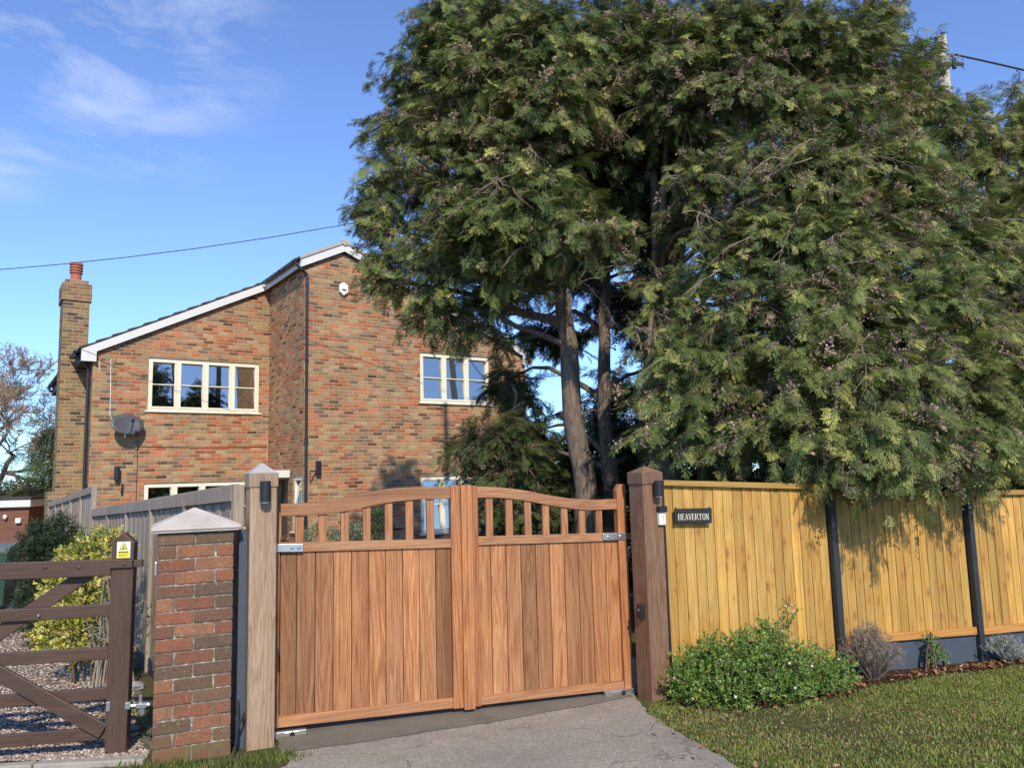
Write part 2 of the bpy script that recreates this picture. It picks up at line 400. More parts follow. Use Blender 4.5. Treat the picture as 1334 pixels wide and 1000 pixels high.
# ------------------------------------------------------------------ ground materials and sheets
def groundmat():
    t = NT('verge soil and turf'); o = t.obj()
    a = t.noise(o, 1.6, 6, .65); b = t.noise(o, 30, 6, .75)
    c = t.ramp(b, [(.25, (.035, .042, .015)), (.5, (.085, .095, .032)), (.78, (.17, .17, .07))])
    c = t.mix(t.n('MapRange', {0: a, 1: .48, 2: .66, 4: .85}).outputs[0], c, (.12, .085, .055))
    t.set(color=c, rough=.95, spec=.1, normal=t.bump(b, .8, .02)); return t.m
def asphaltmat():
    t = NT('drive asphalt'); o = t.obj()
    f = t.noise(o, 190, 3, .8); vo = t.n('TexVoronoi', {'Vector': o, 'Scale': 150.0}, feature='F1').outputs['Color']
    st = t.n('SeparateXYZ', {0: vo}).outputs[0]
    a = t.noise(o, 1.3, 7, .7, .8); m = t.noise(o, 5, 6, .75, .5)
    base = t.ramp(t.math('ADD', t.math('MULTIPLY', f, .5), t.math('MULTIPLY', st, .5)), [(.2, (.19, .168, .132)), (.55, (.35, .31, .25)), (.85, (.56, .50, .41))])
    c = t.mix(t.n('MapRange', {0: a, 1: .40, 2: .62}).outputs[0], t.mix(.45, base, (.21, .19, .165)), base)
    c = t.mix(t.n('MapRange', {0: m, 1: .55, 2: .75, 4: .45}).outputs[0], c, (.50, .455, .39))
    wv = t.n('VectorMath', {0: o, 1: t.n('VectorMath', {0: t.n('TexNoise', {'Vector': o, 'Scale': 3.0, 'Detail': 5.0}).outputs[1], 'Scale': .35}, operation='SCALE').outputs[0]}, operation='ADD').outputs[0]
    ce = t.n('TexVoronoi', {'Vector': wv, 'Scale': .75}, feature='DISTANCE_TO_EDGE').outputs['Distance']
    ck = t.math('MULTIPLY', t.n('MapRange', {0: ce, 1: .003, 2: .007, 3: .45, 4: 0.0}).outputs[0], t.n('MapRange', {0: m, 1: .42, 2: .52}).outputs[0])
    c = t.mix(ck, c, (.07, .065, .05))
    t.set(color=c, rough=.92, spec=.2, normal=t.bump(f, .55, .006)); return t.m
def asphaltdark():
    t = NT('old asphalt strip'); o = t.obj()
    f = t.noise(o, 170, 3, .8); a = t.noise(o, 3, 6, .65, .4)
    c = t.ramp(f, [(.3, (.12, .105, .082)), (.7, (.28, .25, .20))])
    c = t.mix(t.n('MapRange', {0: a, 1: .45, 2: .7, 4: .6}).outputs[0], c, (.11, .108, .085))
    t.set(color=c, rough=.95, spec=.15, normal=t.bump(f, .6, .006)); return t.m
def gravelmat():
    t = NT('gravel bed'); o = t.obj()
    vo = t.n('TexVoronoi', {'Vector': o, 'Scale': 55.0}, feature='F1')
    w = t.n('SeparateXYZ', {0: vo.outputs['Color']}).outputs[0]
    c = t.ramp(w, [(0, (.13, .10, .085)), (.4, (.24, .20, .165)), (.75, (.36, .31, .25)), (1, (.48, .42, .34))])
    c = t.mix(t.n('MapRange', {0: vo.outputs['Distance'], 1: .25, 2: .7, 4: .8}).outputs[0], c, (.06, .05, .04))
    t.set(color=c, rough=.9, spec=.2, normal=t.bump(vo.outputs['Distance'], -.8, .02)); return t.m
def soilmat():
    t = NT('bark mulch and leaf litter'); o = t.obj()
    b = t.noise(o, 40, 6, .8)
    c = t.ramp(b, [(.3, (.025, .014, .010)), (.55, (.085, .045, .028)), (.8, (.18, .10, .06))])
    t.set(color=c, rough=.95, spec=.1, normal=t.bump(b, .9, .03)); return t.m
def sheet(name, mat, xs, ys, lift, edge=None):
    """grid sheet following the ground; edge(x,y)->(x,y) lets borders wander"""
    V = []; F = []
    for y in ys:
        for x in xs:
            px, py = edge(x, y) if edge else (x, y); V.append((px, py, float(gz(py))+lift))
    n = len(xs)
    for j in range(len(ys)-1):
        for i in range(n-1): F.append((j*n+i, j*n+i+1, (j+1)*n+i+1, (j+1)*n+i))
    o = npmesh(name, V, F, mat); tag(o, kind='structure'); return o
def fan(name, mat, pts, lift, sub=24):
    """closed outline of ground points laid as a sheet that follows the ground"""
    import bmesh
    bm = bmesh.new(); f = bm.faces.new([bm.verts.new((p[0], p[1], 0)) for p in pts]); bmesh.ops.triangulate(bm, faces=[f])
    for yc in (4.5, 5.5, 6.5, 8, 10, 12, 14):
        bmesh.ops.bisect_plane(bm, geom=bm.verts[:]+bm.edges[:]+bm.faces[:], plane_co=(0, yc, 0), plane_no=(0, 1, 0))
    for v in bm.verts: v.co.z = float(gz(v.co.y))+lift
    for f in bm.faces:
        if f.normal.z < 0: f.normal_flip()
    bm.normal_update()
    me = bpy.data.meshes.new(name); bm.to_mesh(me); bm.free()
    for p in me.polygons: pass
    me.materials.append(mat); o = bpy.data.objects.new(name, me); COL.objects.link(o); tag(o, kind='structure'); return o
M_groundm = groundmat(); M_asph = asphaltmat(); M_asphd = asphaltdark(); M_gravel = gravelmat(); M_soil = soilmat()
sheet('ground', M_groundm, [-400, -60, -20, -8, -4, 0, 4, 8, 20, 60, 400], [-300, -40, -10, 0, 3, 4.5, 6, 8, 10, 12, 14, 18, 30, 80, 600], 0)
def jag(pts, amp, step=.07):
    out = []
    for a, b in zip(pts, pts[1:]+pts[:1]):
        L = math.hypot(b[0]-a[0], b[1]-a[1]); n = max(1, int(L/step)) if L < 3.5 else 1
        for i in range(n):
            t = i/n; q = (random.uniform(-amp, amp) if 0 < i else 0)
            out.append((a[0]+(b[0]-a[0])*t-(b[1]-a[1])/L*q, a[1]+(b[1]-a[1])*t+(b[0]-a[0])/L*q))
    return out
fan('road', M_asph, [(-60, -9), (60, -9), (60, 2.4), (-60, 2.4)], .004)
fan('driveway', M_asph, jag([(-1.60, 2.35), (3.0, 2.35), (2.1, 3.1), (1.35, 4.05), (1.16, 4.35), (1.06, 4.75), (.93, 5.15), (.87, 5.45), (.86, 5.95), (.87, 6.25), (1.3, 6.6), (-.6, 14.5), (-4.4, 14.6), (-2.2, 6.2), (-1.75, 5.3), (-1.42, 4.95), (-1.33, 4.62)], .016), .008)
g0 = Vector((-1.569, 5.165)); gd = Vector((cos(rad(21.15)), sin(rad(21.15))))
gn = Vector((gd.y, -gd.x))
def gp(a, b): p = g0+gd*a+gn*b; return (p.x, p.y)
fan('threshold_strip', M_asphd, jag([gp(.0, .42), gp(.6, .40), gp(1.3, .34), gp(2.2, .20), gp(2.55, .12), gp(2.6, -.4), gp(-.02, -.4)], .010), .012)
fan('gravel_drive', M_gravel, [(-9, 4.74), (-2.22, 4.80), (-2.35, 5.15), (-3.25, 6.8), (-5.2, 9.6), (-6.3, 11.5), (-9.5, 16.2), (-16, 16.6), (-16, 5)], .006)
fan('mulch_bed', M_soil, jag([(.98, 6.05), (1.25, 5.62), (1.7, 5.55), (2.3, 5.75), (2.7, 6.15), (3.4, 6.42), (4.1, 6.68), (4.8, 6.9), (7.4, 7.8), (7.4, 8.1), (4.3, 7.05), (1.1, 5.98)], .03), .005)

# ------------------------------------------------------------------ timber gates
def tint(v=.12, hue=.05):
    b = 1+random.uniform(-v, v); h = random.uniform(-hue, hue)
    return (b*(1+h), b, b*(1-h))
def quadbar(mb, x0, x1, zt0, zt1, zb0, zb1, y0, y1, col):
    mb.strip([(x0, zt0), (x1, zt1)], [(x0, zb0), (x1, zb1)], y0, y1, col)
def interp(poly, x):
    for a, b in zip(poly, poly[1:]):
        if a[0] <= x <= b[0]: return a[1]+(b[1]-a[1])*(x-a[0])/(b[0]-a[0])
    return poly[0][1] if x < poly[0][0] else poly[-1][1]
def resample(top, bot, x0, x1, n=26):
    def sm(poly, x):  # smooth the measured outline
        return sum(interp(poly, min(max(x+d, x0), x1)) for d in (-.06, -.03, 0, .03, .06))/5
    xs = [x0+(x1-x0)*i/n for i in range(n+1)]
    return [(x, sm(top, x)) for x in xs], [(x, sm(bot, x)) for x in xs]

GATE_RZ = rad(21.15)
bolt_mb = lambda x, y, z, r=.009: None
def gate_leaf(side):
    left = side == 'l'
    g = empty('driveway_gate', (-1.569, 5.165, 0), GATE_RZ,
              'wide left leaf of the hardwood driveway gates, with the cover strip down its closing edge' if left else
              'right leaf of the hardwood driveway gates, its pointed hinge stile beside the red-brown post', 'gate', 'pair of arched hardwood driveway gates')
    if left:
        x0, x1 = .006, 1.325
        top = [(0.008,1.445),(0.114,1.443),(0.301,1.450),(0.435,1.474),(0.591,1.502),(0.750,1.524),(0.934,1.531),(1.185,1.522)]
        bot = [(0.008,1.364),(0.115,1.360),(0.301,1.361),(0.435,1.376),(0.590,1.404),(0.749,1.430),(0.933,1.441),(1.185,1.438)]
        seams = [.012, .116, .236, .355, .477, .595, .711, .831, .949, 1.067, 1.180]
        bal = [.130, .283, .432, .583, .735, .883, 1.036]
        mid = lambda x: 1.190-.031*x; midh = .062
        btm = lambda x: .022-.024*x; bth = .068
        c0, c1 = .006, 1.180
    else:
        x0, x1 = 1.332, 2.616
        top = [(1.371,1.519),(1.564,1.509),(1.772,1.478),(1.941,1.439),(2.158,1.402),(2.313,1.389),(2.55,1.389)]
        bot = [(1.371,1.438),(1.562,1.433),(1.769,1.402),(1.938,1.365),(2.155,1.326),(2.310,1.311),(2.55,1.310)]
        seams = [1.385, 1.481, 1.602, 1.720, 1.837, 1.951, 2.071, 2.189, 2.299, 2.418, 2.530]
        bal = [1.480, 1.636, 1.785, 1.930, 2.085, 2.232, 2.378]
        mid = lambda x: 1.196-.0265*x; midh = .062
        btm = lambda x: .022-.024*x; bth = .062
        c0, c1 = 1.385, 2.530
    t_, b_ = resample(top, bot, c0, c1)
    mb = MB(); mb.strip(t_, b_, -.012, .040, (.80, .72, .68) if left else (1.02, .95, .9))
    mb.build('top_rail', M_gateh, g, .004)
    mb = MB(); quadbar(mb, c0, c1, mid(c0), mid(c1), mid(c0)-midh, mid(c1)-midh, -.014, .042, (1, .95, .88)); mb.build('middle_rail', M_gateh, g, .004)
    mb = MB(); quadbar(mb, c0, c1, btm(c0)+bth, btm(c1)+bth, btm(c0), btm(c1), -.014, .042, (1.12, .98, .86)); mb.build('bottom_rail', M_gateh, g, .004)
    for x in bal:
        mb = MB(); mb.strip([(x-.027, interp(bot, x-.027)+.02), (x+.027, interp(bot, x+.027)+.02)], [(x-.027, mid(x)-.01), (x+.027, mid(x)-.01)], .002, .030, tint(.08))
        mb.build('baluster', M_gate, g, .003)
    mb = MB()
    tones = [.60, .72, .80, 1.15, .86, 1.24, .98, 1.22, 1.12, .52] if left else [1.10, 1.20, 1.0, .66, .74, 1.10, .70, .80, .92, 1.05]
    for i, (a, b) in enumerate(zip(seams, seams[1:])):
        k = tones[i]; h = random.uniform(-.05, .05)
        mb.strip([(a+.0023, mid(a)-midh+.004), (b-.0023, mid(b)-midh+.004)], [(a+.0023, btm(a)+bth-.004), (b-.0023, btm(b)+bth-.004)], .004, .026, (k*(1+h), k, k*(1-h)*(.94 if k > 1 else 1.0)))
    mb.strip([(c0, mid(c0)-midh+.002), (c1, mid(c1)-midh+.002)], [(c0, btm(c0)+bth), (c1, btm(c1)+bth)], .018, .0265, (.12, .10, .09))
    mb.build('board_panel', M_gate, g, .0028)
    if left:
        mb = MB(); quadbar(mb, 1.180, 1.262, 1.531, 1.530, btm(1.18)-.004, btm(1.26)-.004, -.020, .045, (1.0, .92, .85)); mb.build('closing_stile', M_gate, g, .004)
        mb = MB(); quadbar(mb, 1.250, 1.330, 1.533, 1.531, btm(1.25)-.012, btm(1.33)-.012, -.048, -.0205, (1.22, 1.15, 1.05)); mb.build('cover_strip', M_gate, g, .004)
        # hinge stile lies behind the post edge
        mb = MB(); quadbar(mb, -.05, .006, 1.44, 1.44, .02, .02, -.012, .044, (.9, .85, .8)); mb.build('hinge_stile', M_gate, g, .004)
        hx0, hx1, hz = -.018, .152, 1.185
    else:
        mb = MB(); quadbar(mb, 1.334, 1.385, 1.529, 1.526, btm(1.33)-.006, btm(1.385)-.006, -.018, .045, (.86, .76, .70)); mb.build('closing_stile', M_gate, g, .004)
        mb = MB()
        mb.prism([(2.530, btm(2.53)), (2.606, btm(2.61)), (2.606, 1.503), (2.560, 1.503), (2.530, 1.455)], -.020, .045, (1.02, .92, .82)); mb.build('hinge_stile', M_gate, g, .004)
        hx0, hx1, hz = 2.390, 2.632, 1.133
    # galvanised strap with two bolts
    mb = MB(); quadbar(mb, hx0, hx1, hz-(.0 if left else 0), hz-.008, hz-.052, hz-.060, -.030, -.0215, (1, 1, 1))
    st = mb.build('hinge_strap', M_steel, g, .003)
    for x in (hx0+.10, hx0+.145) if left else (hx0+.045, hx0+.150):
        mb = MB(); mb.lathe([(.011, 0), (.011, .004), (.006, .008)], n=12, M=Matrix.Rotation(pi/2, 4, 'X')); mb.build('bolt', M_steel, st, loc=(x, -.030, hz-.030))
    # bottom pivot shoe
    a0, a1 = (-.02, .178) if left else (2.345, 2.620)
    zb = -.034 if left else -.066
    mb = MB(); quadbar(mb, a0, a1, zb+.040, zb+.036, zb+.002, zb-.002, -.055, -.010, (1, 1, 1)); mb.box((a0+.06, -.062, zb+.006), (a0+.15, -.055, zb+.034))
    sh = mb.build('bottom_pivot_shoe', M_steel, g, .002)
    mb = MB(); mb.lathe([(.016, 0), (.016, .012), (.009, .02)], n=12, M=Matrix.Rotation(pi/2, 4, 'X'), col=(.3, .3, .3)); mb.build('pivot_bolt', M_black, sh, loc=((a0+a1)/2+.01, -.062, zb+.02))
    return g
gate_leaf('l'); gate_leaf('r')

def posts():
    for nm, lab, loc, mat, w, zt, zb, ap in (
        ('gate_post', 'pale weathered hardwood post standing beside the white-capped brick pillar', (-1.660, 4.859, 0), M_postgrey, .165, 1.560, -.06, 1.715),
        ('gate_post', 'dark red-brown hardwood post between the gate and the yellow fence', (.961, 5.807, 0), M_postred, .178, 1.500, -.09, 1.640)):
        p = empty(nm, loc, rad(28), lab, 'gate post')
        mb = MB(); mb.box((0, 0, zb), (w, w, zt)); mb.build('post_shaft', mat, p, .006)
        mb = MB(); e = .008; mb.box((-e, -e, zt), (w+e, w+e, zt+.088), (.85, .85, .85)); b = mb.build('post_collar', mat, p, .005)
        mb = MB(); z = zt+.088; vs = [(-e, -e, z), (w+e, -e, z), (w+e, w+e, z), (-e, w+e, z), (w/2, w/2, ap)]
        mb.add(vs, [(3, 2, 1, 0), (0, 1, 4), (1, 2, 4), (2, 3, 4), (3, 0, 4)]); mb.build('pyramid_cap', M_capgrey if ap > 1.7 else mat, p, .003)
posts()

# lamps on the posts
def cyl_lamp(world, rz, label, h=.118, r=.033, group='black cylinder lamps on the gate posts'):
    g = empty('wall_lamp', world, rz, label, 'wall lamp', group)
    mb = MB(); mb.lathe([(r*.86, -h/2), (r, -h/2+.002), (r, h/2-.002), (r*.86, h/2)], c=(0, -.055, 0), n=28); mb.build('lamp_shade', M_black, g, smooth=False)
    mb = MB(); mb.box((-.018, -.03, -.04), (.018, 0, .04)); mb.build('bracket', M_black, g, .003)
    mb = MB(); mb.lathe([(r*.8, 0), (r*.8, .004)], c=(0, -.055, -h/2-.004), n=24); mb.build('lens', M_plastic, g)
    return g
def pface(loc, u, w_off=0): c, s_ = cos(rad(28)), sin(rad(28)); return (loc[0]+u*c, loc[1]+u*s_)
x, y = pface((-1.660, 4.859), .082); cyl_lamp((x, y, 1.533), rad(28), 'black cylinder lamp on the pale weathered post', h=.132)
x, y = pface((.961, 5.807), .105); cyl_lamp((x, y, 1.468), rad(28), 'black cylinder lamp on the red-brown post')
# keypad on the right post
x, y = pface((.961, 5.807), .150)
k = empty('entry_keypad', (x, y, 1.205), rad(28), 'small white call point with a black hood at the edge of the red-brown post', 'intercom')
mb = MB(); mb.box((-.030, -.028, -.01), (.030, 0, .085)); mb.build('case', M_plastic, k, .004)
mb = MB(); mb.box((-.036, -.046, .085), (.036, 0, .130)); mb.build('hood', M_black, k, .005)
mb = MB(); mb.tube([(-.006, -.0295, .055), (.012, -.0295, .055), (.0, -.0295, .02)], .0022, 5); mb.build('printed_digit', M_dish, k)
# black latch box on the side face of the right post
cx = .961-sin(rad(28))*.075; cy = 5.807+cos(rad(28))*.075
k = empty('latch_keeper', (cx, cy, .565), rad(28-90), 'black oblong lock box on the shaded side of the red-brown post', 'lock')
mb = MB(); mb.box((-.030, -.030, -.052), (.030, 0, .052)); mb.build('lock_case', M_black, k, .006)
mb = MB(); mb.lathe([(.012, 0), (.012, .012)], c=(0, -.03, .012), n=14, M=Matrix.Rotation(pi/2, 4, 'X')); mb.build('lock_barrel', M_dish, k)
# black hinge bracket on the left post
x, y = pface((-1.660, 4.859), .168)
k = empty('mounting_plate', (x, y, .585), rad(28), 'small black metal plate on the edge of the pale post', 'metal plate')
mb = MB(); mb.box((0, .01, -.055), (.014, .06, .055)); mb.build('plate', M_black, k, .003)

# ------------------------------------------------------------------ brick pillar
def pillar():
    p = empty('brick_pillar', (-2.125, 4.624, 0), rad(23.8), 'square red brick pillar with a pale pyramid cap between the brown gate and the pale post', 'pillar')
    Wd, Dp, H = .428, .43, 1.305; ch = H/17; m = .007
    core = MB(); core.box((m, m, -.05), (Wd-m, Dp-m, H)); core.build('mortar_core', M_mortar, p)
    mb = MB()
    pal = [(.27, .105, .060), (.22, .090, .054), (.28, .125, .070), (.18, .088, .056), (.14, .088, .058), (.31, .145, .082), (.13, .085, .056), (.24, .11, .068), (.18, .105, .068)]
    for k in range(17):
        z0 = k*ch+.004; z1 = (k+1)*ch-.006
        if k == 0: z0 = -.04
        fullx = [(0, .205), (.212, Wd)] if k % 2 == 0 else [(0, .100), (.108, .320), (.328, Wd)]
        for i, (a, b) in enumerate(fullx):
            c = random.choice(pal if k > 1 else pal[:4]); j = .003
            dz = random.uniform(-.0015, .0015); yy = random.uniform(-j, j)
            mb.box((a+random.uniform(0, .003), yy, z0+dz), (b-random.uniform(0, .003), .10, z1+dz), c)
            mb.box((a+.001, Dp-.10, z0), (b-.001, Dp+random.uniform(-j, j), z1), random.choice(pal))
        sy = [(.105, .215), (.223, Dp-.105)]
        for a, b in sy:
            mb.box((random.uniform(-.002, .002), a, z0), (.10, b, z1), random.choice(pal)); mb.box((Wd-.10, a, z0), (Wd+random.uniform(-.002, .002), b, z1), random.choice(pal))
    mb.build('brick_courses', M_pbrick, p, .004)
    mb = MB(); e = .038
    mb.box((-e+.01, -e+.01, H), (Wd+e-.01, Dp+e-.01, H+.014))
    mb.box((-e, -e, H+.014), (Wd+e, Dp+e, H+.034))
    z = H+.034; vs = [(-e, -e, z), (Wd+e, -e, z), (Wd+e, Dp+e, z), (-e, Dp+e, z), (Wd/2-.01, Dp/2, H+.140)]
    mb.add(vs, [(3, 2, 1, 0), (0, 1, 4), (1, 2, 4), (2, 3, 4), (3, 0, 4)])
    mb.build('pyramid_cap', M_stone, p, .005)
    mb = MB(); mb.box((-.014, .10, 1.05), (0, .19, 1.13)); mb.build('latch_plate', M_steel, p, .003)
    mb = MB(); mb.box((-.010, .09, .50), (-.001, .20, .57)); mb.build('blank_plate', M_anthr, p, .003)
pillar()
# cables and board in the gap beside the pillar
mb = MB(); mb.box((0, 0, -.05), (.05, .05, 1.30)); o = mb.build('packing_board', M_anthr, None, .003); o.location = (-1.735, 4.89, 0); o.rotation_euler = (0, 0, rad(24))
tag(o, 'thin dark upright board in the gap between brick pillar and pale post', 'board')
for i, pts in enumerate(([(-1.715, 4.86, .28), (-1.705, 4.84, .18), (-1.70, 4.81, .07), (-1.705, 4.79, -.02)], [(-1.69, 4.87, .16), (-1.665, 4.83, .22), (-1.70, 4.80, .11), (-1.70, 4.77, -.01)])):
    mb = MB(); mb.tube(pts, .006, 6); o = mb.build('cable', M_wire); tag(o, ('straight' if i == 0 else 'looped')+' black cable coming out of the ground beside the brick pillar', 'cable')

# ------------------------------------------------------------------ brown five-bar gate
def fivebar():
    g = empty('five_bar_gate', (-2.50, 4.85, 0), rad(9.1), 'brown painted five-bar gate, half open across the gravel with a yellow warning sign', 'gate')
    mb = MB(); mb.prism([(-.005, .005), (.118, -.002), (.128, 1.242), (.062, 1.305), (-.004, 1.249)], -.03, .045); mb.build('latch_post', M_brownv, g, .006)
    mb = MB(); mb.prism([(-3.0, 1.165), (-3.0, 1.06), (0, 1.045), (0, 1.088), (.125, 1.088), (.125, 1.138), (0, 1.146)], -.048, -.0305); mb.build('top_rail', M_brown, g, .006)
    mb = MB(); mb.box((.128, -.035, 1.09), (.18, -.005, 1.135)); mb.build('latch_bar', M_brown, g, .004)
    for (zr0, zr1, zl0, zl1) in ((.872, .798, .862, .788), (.616, .543, .616, .530), (.381, .309, .352, .275), (.150, .078, .135, .058)):
        L = -3.0; k = L/-.64
        mb = MB(); quadbar(mb, L, -.004, zr0+(zl0-zr0)*1.5, zr0, zr1+(zl1-zr1)*1.5, zr1, -.012, .018, tint(.06)); mb.build('rail', M_brown, g, .005)
    def diag(a, b, w, y0, y1):
        ax, az = a; bx, bz = b; L = math.hypot(bx-ax, bz-az); nx, nz = -(bz-az)/L*w/2, (bx-ax)/L*w/2
        pts = [(ax-nx, az-nz), (bx-nx, bz-nz), (bx+nx, bz+nz), (ax+nx, az+nz)]
        mb = MB(); mb.prism(pts, y0, y1, tint(.05)); mb.build('brace', M_brown, g, .005)
    diag((-1.55, 1.10), (-.015, .13), .088, -.036, -.0125)
    diag((-1.60, .07), (-.15, 1.065), .088, .0185, .042)
    # hanging stile far left
    mb = MB(); mb.box((-3.08, -.03, 0), (-3.0, .045, 1.25)); mb.build('hanging_stile', M_brownv, g, .005)
    for x, z in ((-.18, 1.105), (-.37, 1.115), (.08, 1.113)):
        mb = MB(); mb.lathe([(.012, 0), (.012, .004), (.005, .008)], c=(x, -.048, z), n=12, M=Matrix.Rotation(pi/2, 4, 'X')); mb.build('bolt', M_brown, g)
    mb = MB(); mb.lathe([(.006, 0), (.006, .004)], c=(-.40, -.036, .83), n=10, M=Matrix.Rotation(pi/2, 4, 'X')); mb.build('bolt', M_steel, g)
    mb = MB(); mb.box((-.002, -.035, .245), (.020, -.0305, .30)); mb.build('steel_bracket', M_steel, g, .002)
    mb = MB(); mb.box((.105, -.036, .25), (.135, .02, .29)); mb.build('steel_bracket', M_steel, g, .002)
    mb = MB()
    mb.tube([(.13, -.005, .262), (.24, .0, .262)], .013, 8); mb.tube([(.185, -.005, .22), (.185, -.005, .32)], .011, 8); mb.box((.165, -.03, .25), (.225, .02, .275)); mb.tube([(.20, -.005, .25), (.20, -.005, .205)], .016, 8)
    mb.build('hinge_pin', M_steel, g, .0015)
    # sign plate: things in its own right, screwed to the post
    s_ = empty('warning_sign', (-2.50, 4.85, 0), rad(9.1), 'white plate with yellow warning triangle and yellow text box on the brown gate post', 'sign')
    mb = MB(); mb.box((.030, -.036, 1.148), (.108, -.0315, 1.248)); mb.build('plate', M_plastic, s_, .001)
    mb = MB(); mb.box((.036, -.0375, 1.150), (.102, -.0362, 1.195)); mb.build('text_panel', M_yellow, s_)
    def tri(c, r, y, mat, nm):
        mb = MB(); P = [(c[0]+r*cos(a)*1.0, c[1]+r*sin(a)) for a in (rad(210), rad(330), rad(90))]; mb.prism(P, y, y+.001); return mb.build(nm, mat, s_)
    tri((.069, 1.216), .028, -.0378, M_black, 'triangle_border'); tri((.069, 1.216), .0215, -.0389, M_yellow, 'triangle')
    mb = MB()
    mb.box((.061, -.0400, 1.208), (.077, -.0390, 1.2115)); mb.box((.066, -.0400, 1.2115), (.070, -.0390, 1.222)); mb.box((.070, -.0400, 1.2175), (.078, -.0390, 1.2205))
    mb.build('hand_symbol', M_black, s_)
    mb = MB()
    for x0, x1 in ((.040, .050), (.052, .066), (.068, .084), (.086, .098)): mb.box((x0, -.0385, 1.182), (x1, -.0376, 1.189))
    for j, z in enumerate((1.174, 1.167, 1.160)):
        x = .042
        while x < .096-j*.004:
            w = random.uniform(.004, .009); mb.box((x, -.0385, z), (x+w, -.0376, z+.0028)); x += w+.002
    mb.build('small_print', M_black, s_)
fivebar()

# ------------------------------------------------------------------ yellow close-board fence
def yfence():
    f = empty('close_board_fence', (1.1, 5.98, 0), rad(19.12), 'yellow close-board fence with black posts and a blue-grey gravel board along the verge', 'fence')
    P = [(.035, 1.575, 1.520, 1.443, .19, .115), (1.645, 3.075, 1.375, 1.342, .160, .118), (3.155, 4.62, 1.343, 1.315, .105, .085), (4.70, 6.15, 1.315, 1.29, .075, .06), (6.23, 7.7, 1.29, 1.26, .05, .03)]
    for i, (x0, x1, t0, t1, b0, b1) in enumerate(P):
        T = lambda x: t0+(t1-t0)*(x-x0)/(x1-x0)
        B = lambda x: (b0+(b1-b0)*(x-x0)/(x1-x0))-(.0 if i else .10)
        mb = MB(); x = x0; n = 17 if i == 0 else 16; w = (x1-x0)/n
        for j in range(n):
            k = random.uniform(.68, 1.16); h = random.uniform(-.08, .08); c = (k*(1+h*.4), k, k*(1-h))
            a, b = x0+j*w, x0+(j+1)*w
            ty = random.uniform(-.002, .002); vs = [(p_, q_+ty, Z_(p_)) for Z_ in (B, T) for p_, q_ in ((a+.0006, -.009), (b-.0006, -.003), (b-.0006, .016), (a+.0006, .004))]
            
            mb.add(vs, [(0,3,2,1),(4,5,6,7),(0,1,5,4),(1,2,6,5),(2,3,7,6),(3,0,4,7)], c)
        quadbar(mb, x0, x1, T(x0)-.01, T(x1)-.01, B(x0)+.01, B(x1)+.01, .0165, .022, (.25, .2, .15))
        mb.build('board_panel', M_pine, f, .0022)
        mb = MB(); quadbar(mb, x0, x1, T(x0)+.008, T(x1)+.008, T(x0)-.036, T(x1)-.036, -.045, -.0200, (.62, .66, .55)); mb.build('top_rail', M_pineh, f, .004)
        if i:
            mb = MB(); quadbar(mb, x0, x1, B(x0)+.055, B(x1)+.050, B(x0)-.010, B(x1)-.012, -.045, -.0200, (.85, .72, .6)); mb.build('bottom_rail', M_pineh, f, .004)
        mb = MB(); quadbar(mb, x0-.02, x1+.02, B(x0)-.012, B(x1)-.014, -.30, -.36, -.012, .028, (1, 1, 1)); mb.build('gravel_board', M_anthr, f, .004)
    for x, zt in ((.012, 1.50), (1.610, 1.47), (3.115, 1.39), (4.66, 1.36), (6.19, 1.33)):
        mb = MB(); hw = .028 if x > .1 else .014; mb.box((x-hw, -.058, -.30), (x+hw, .045, zt)); mb.build('fence_post', M_gutter if x < .1 else M_anthrd, f, .004)
M_anthrd = plain('dark steel fence post', (.030, .036, .042), .5, 0, .2, 5, .4)
yfence()
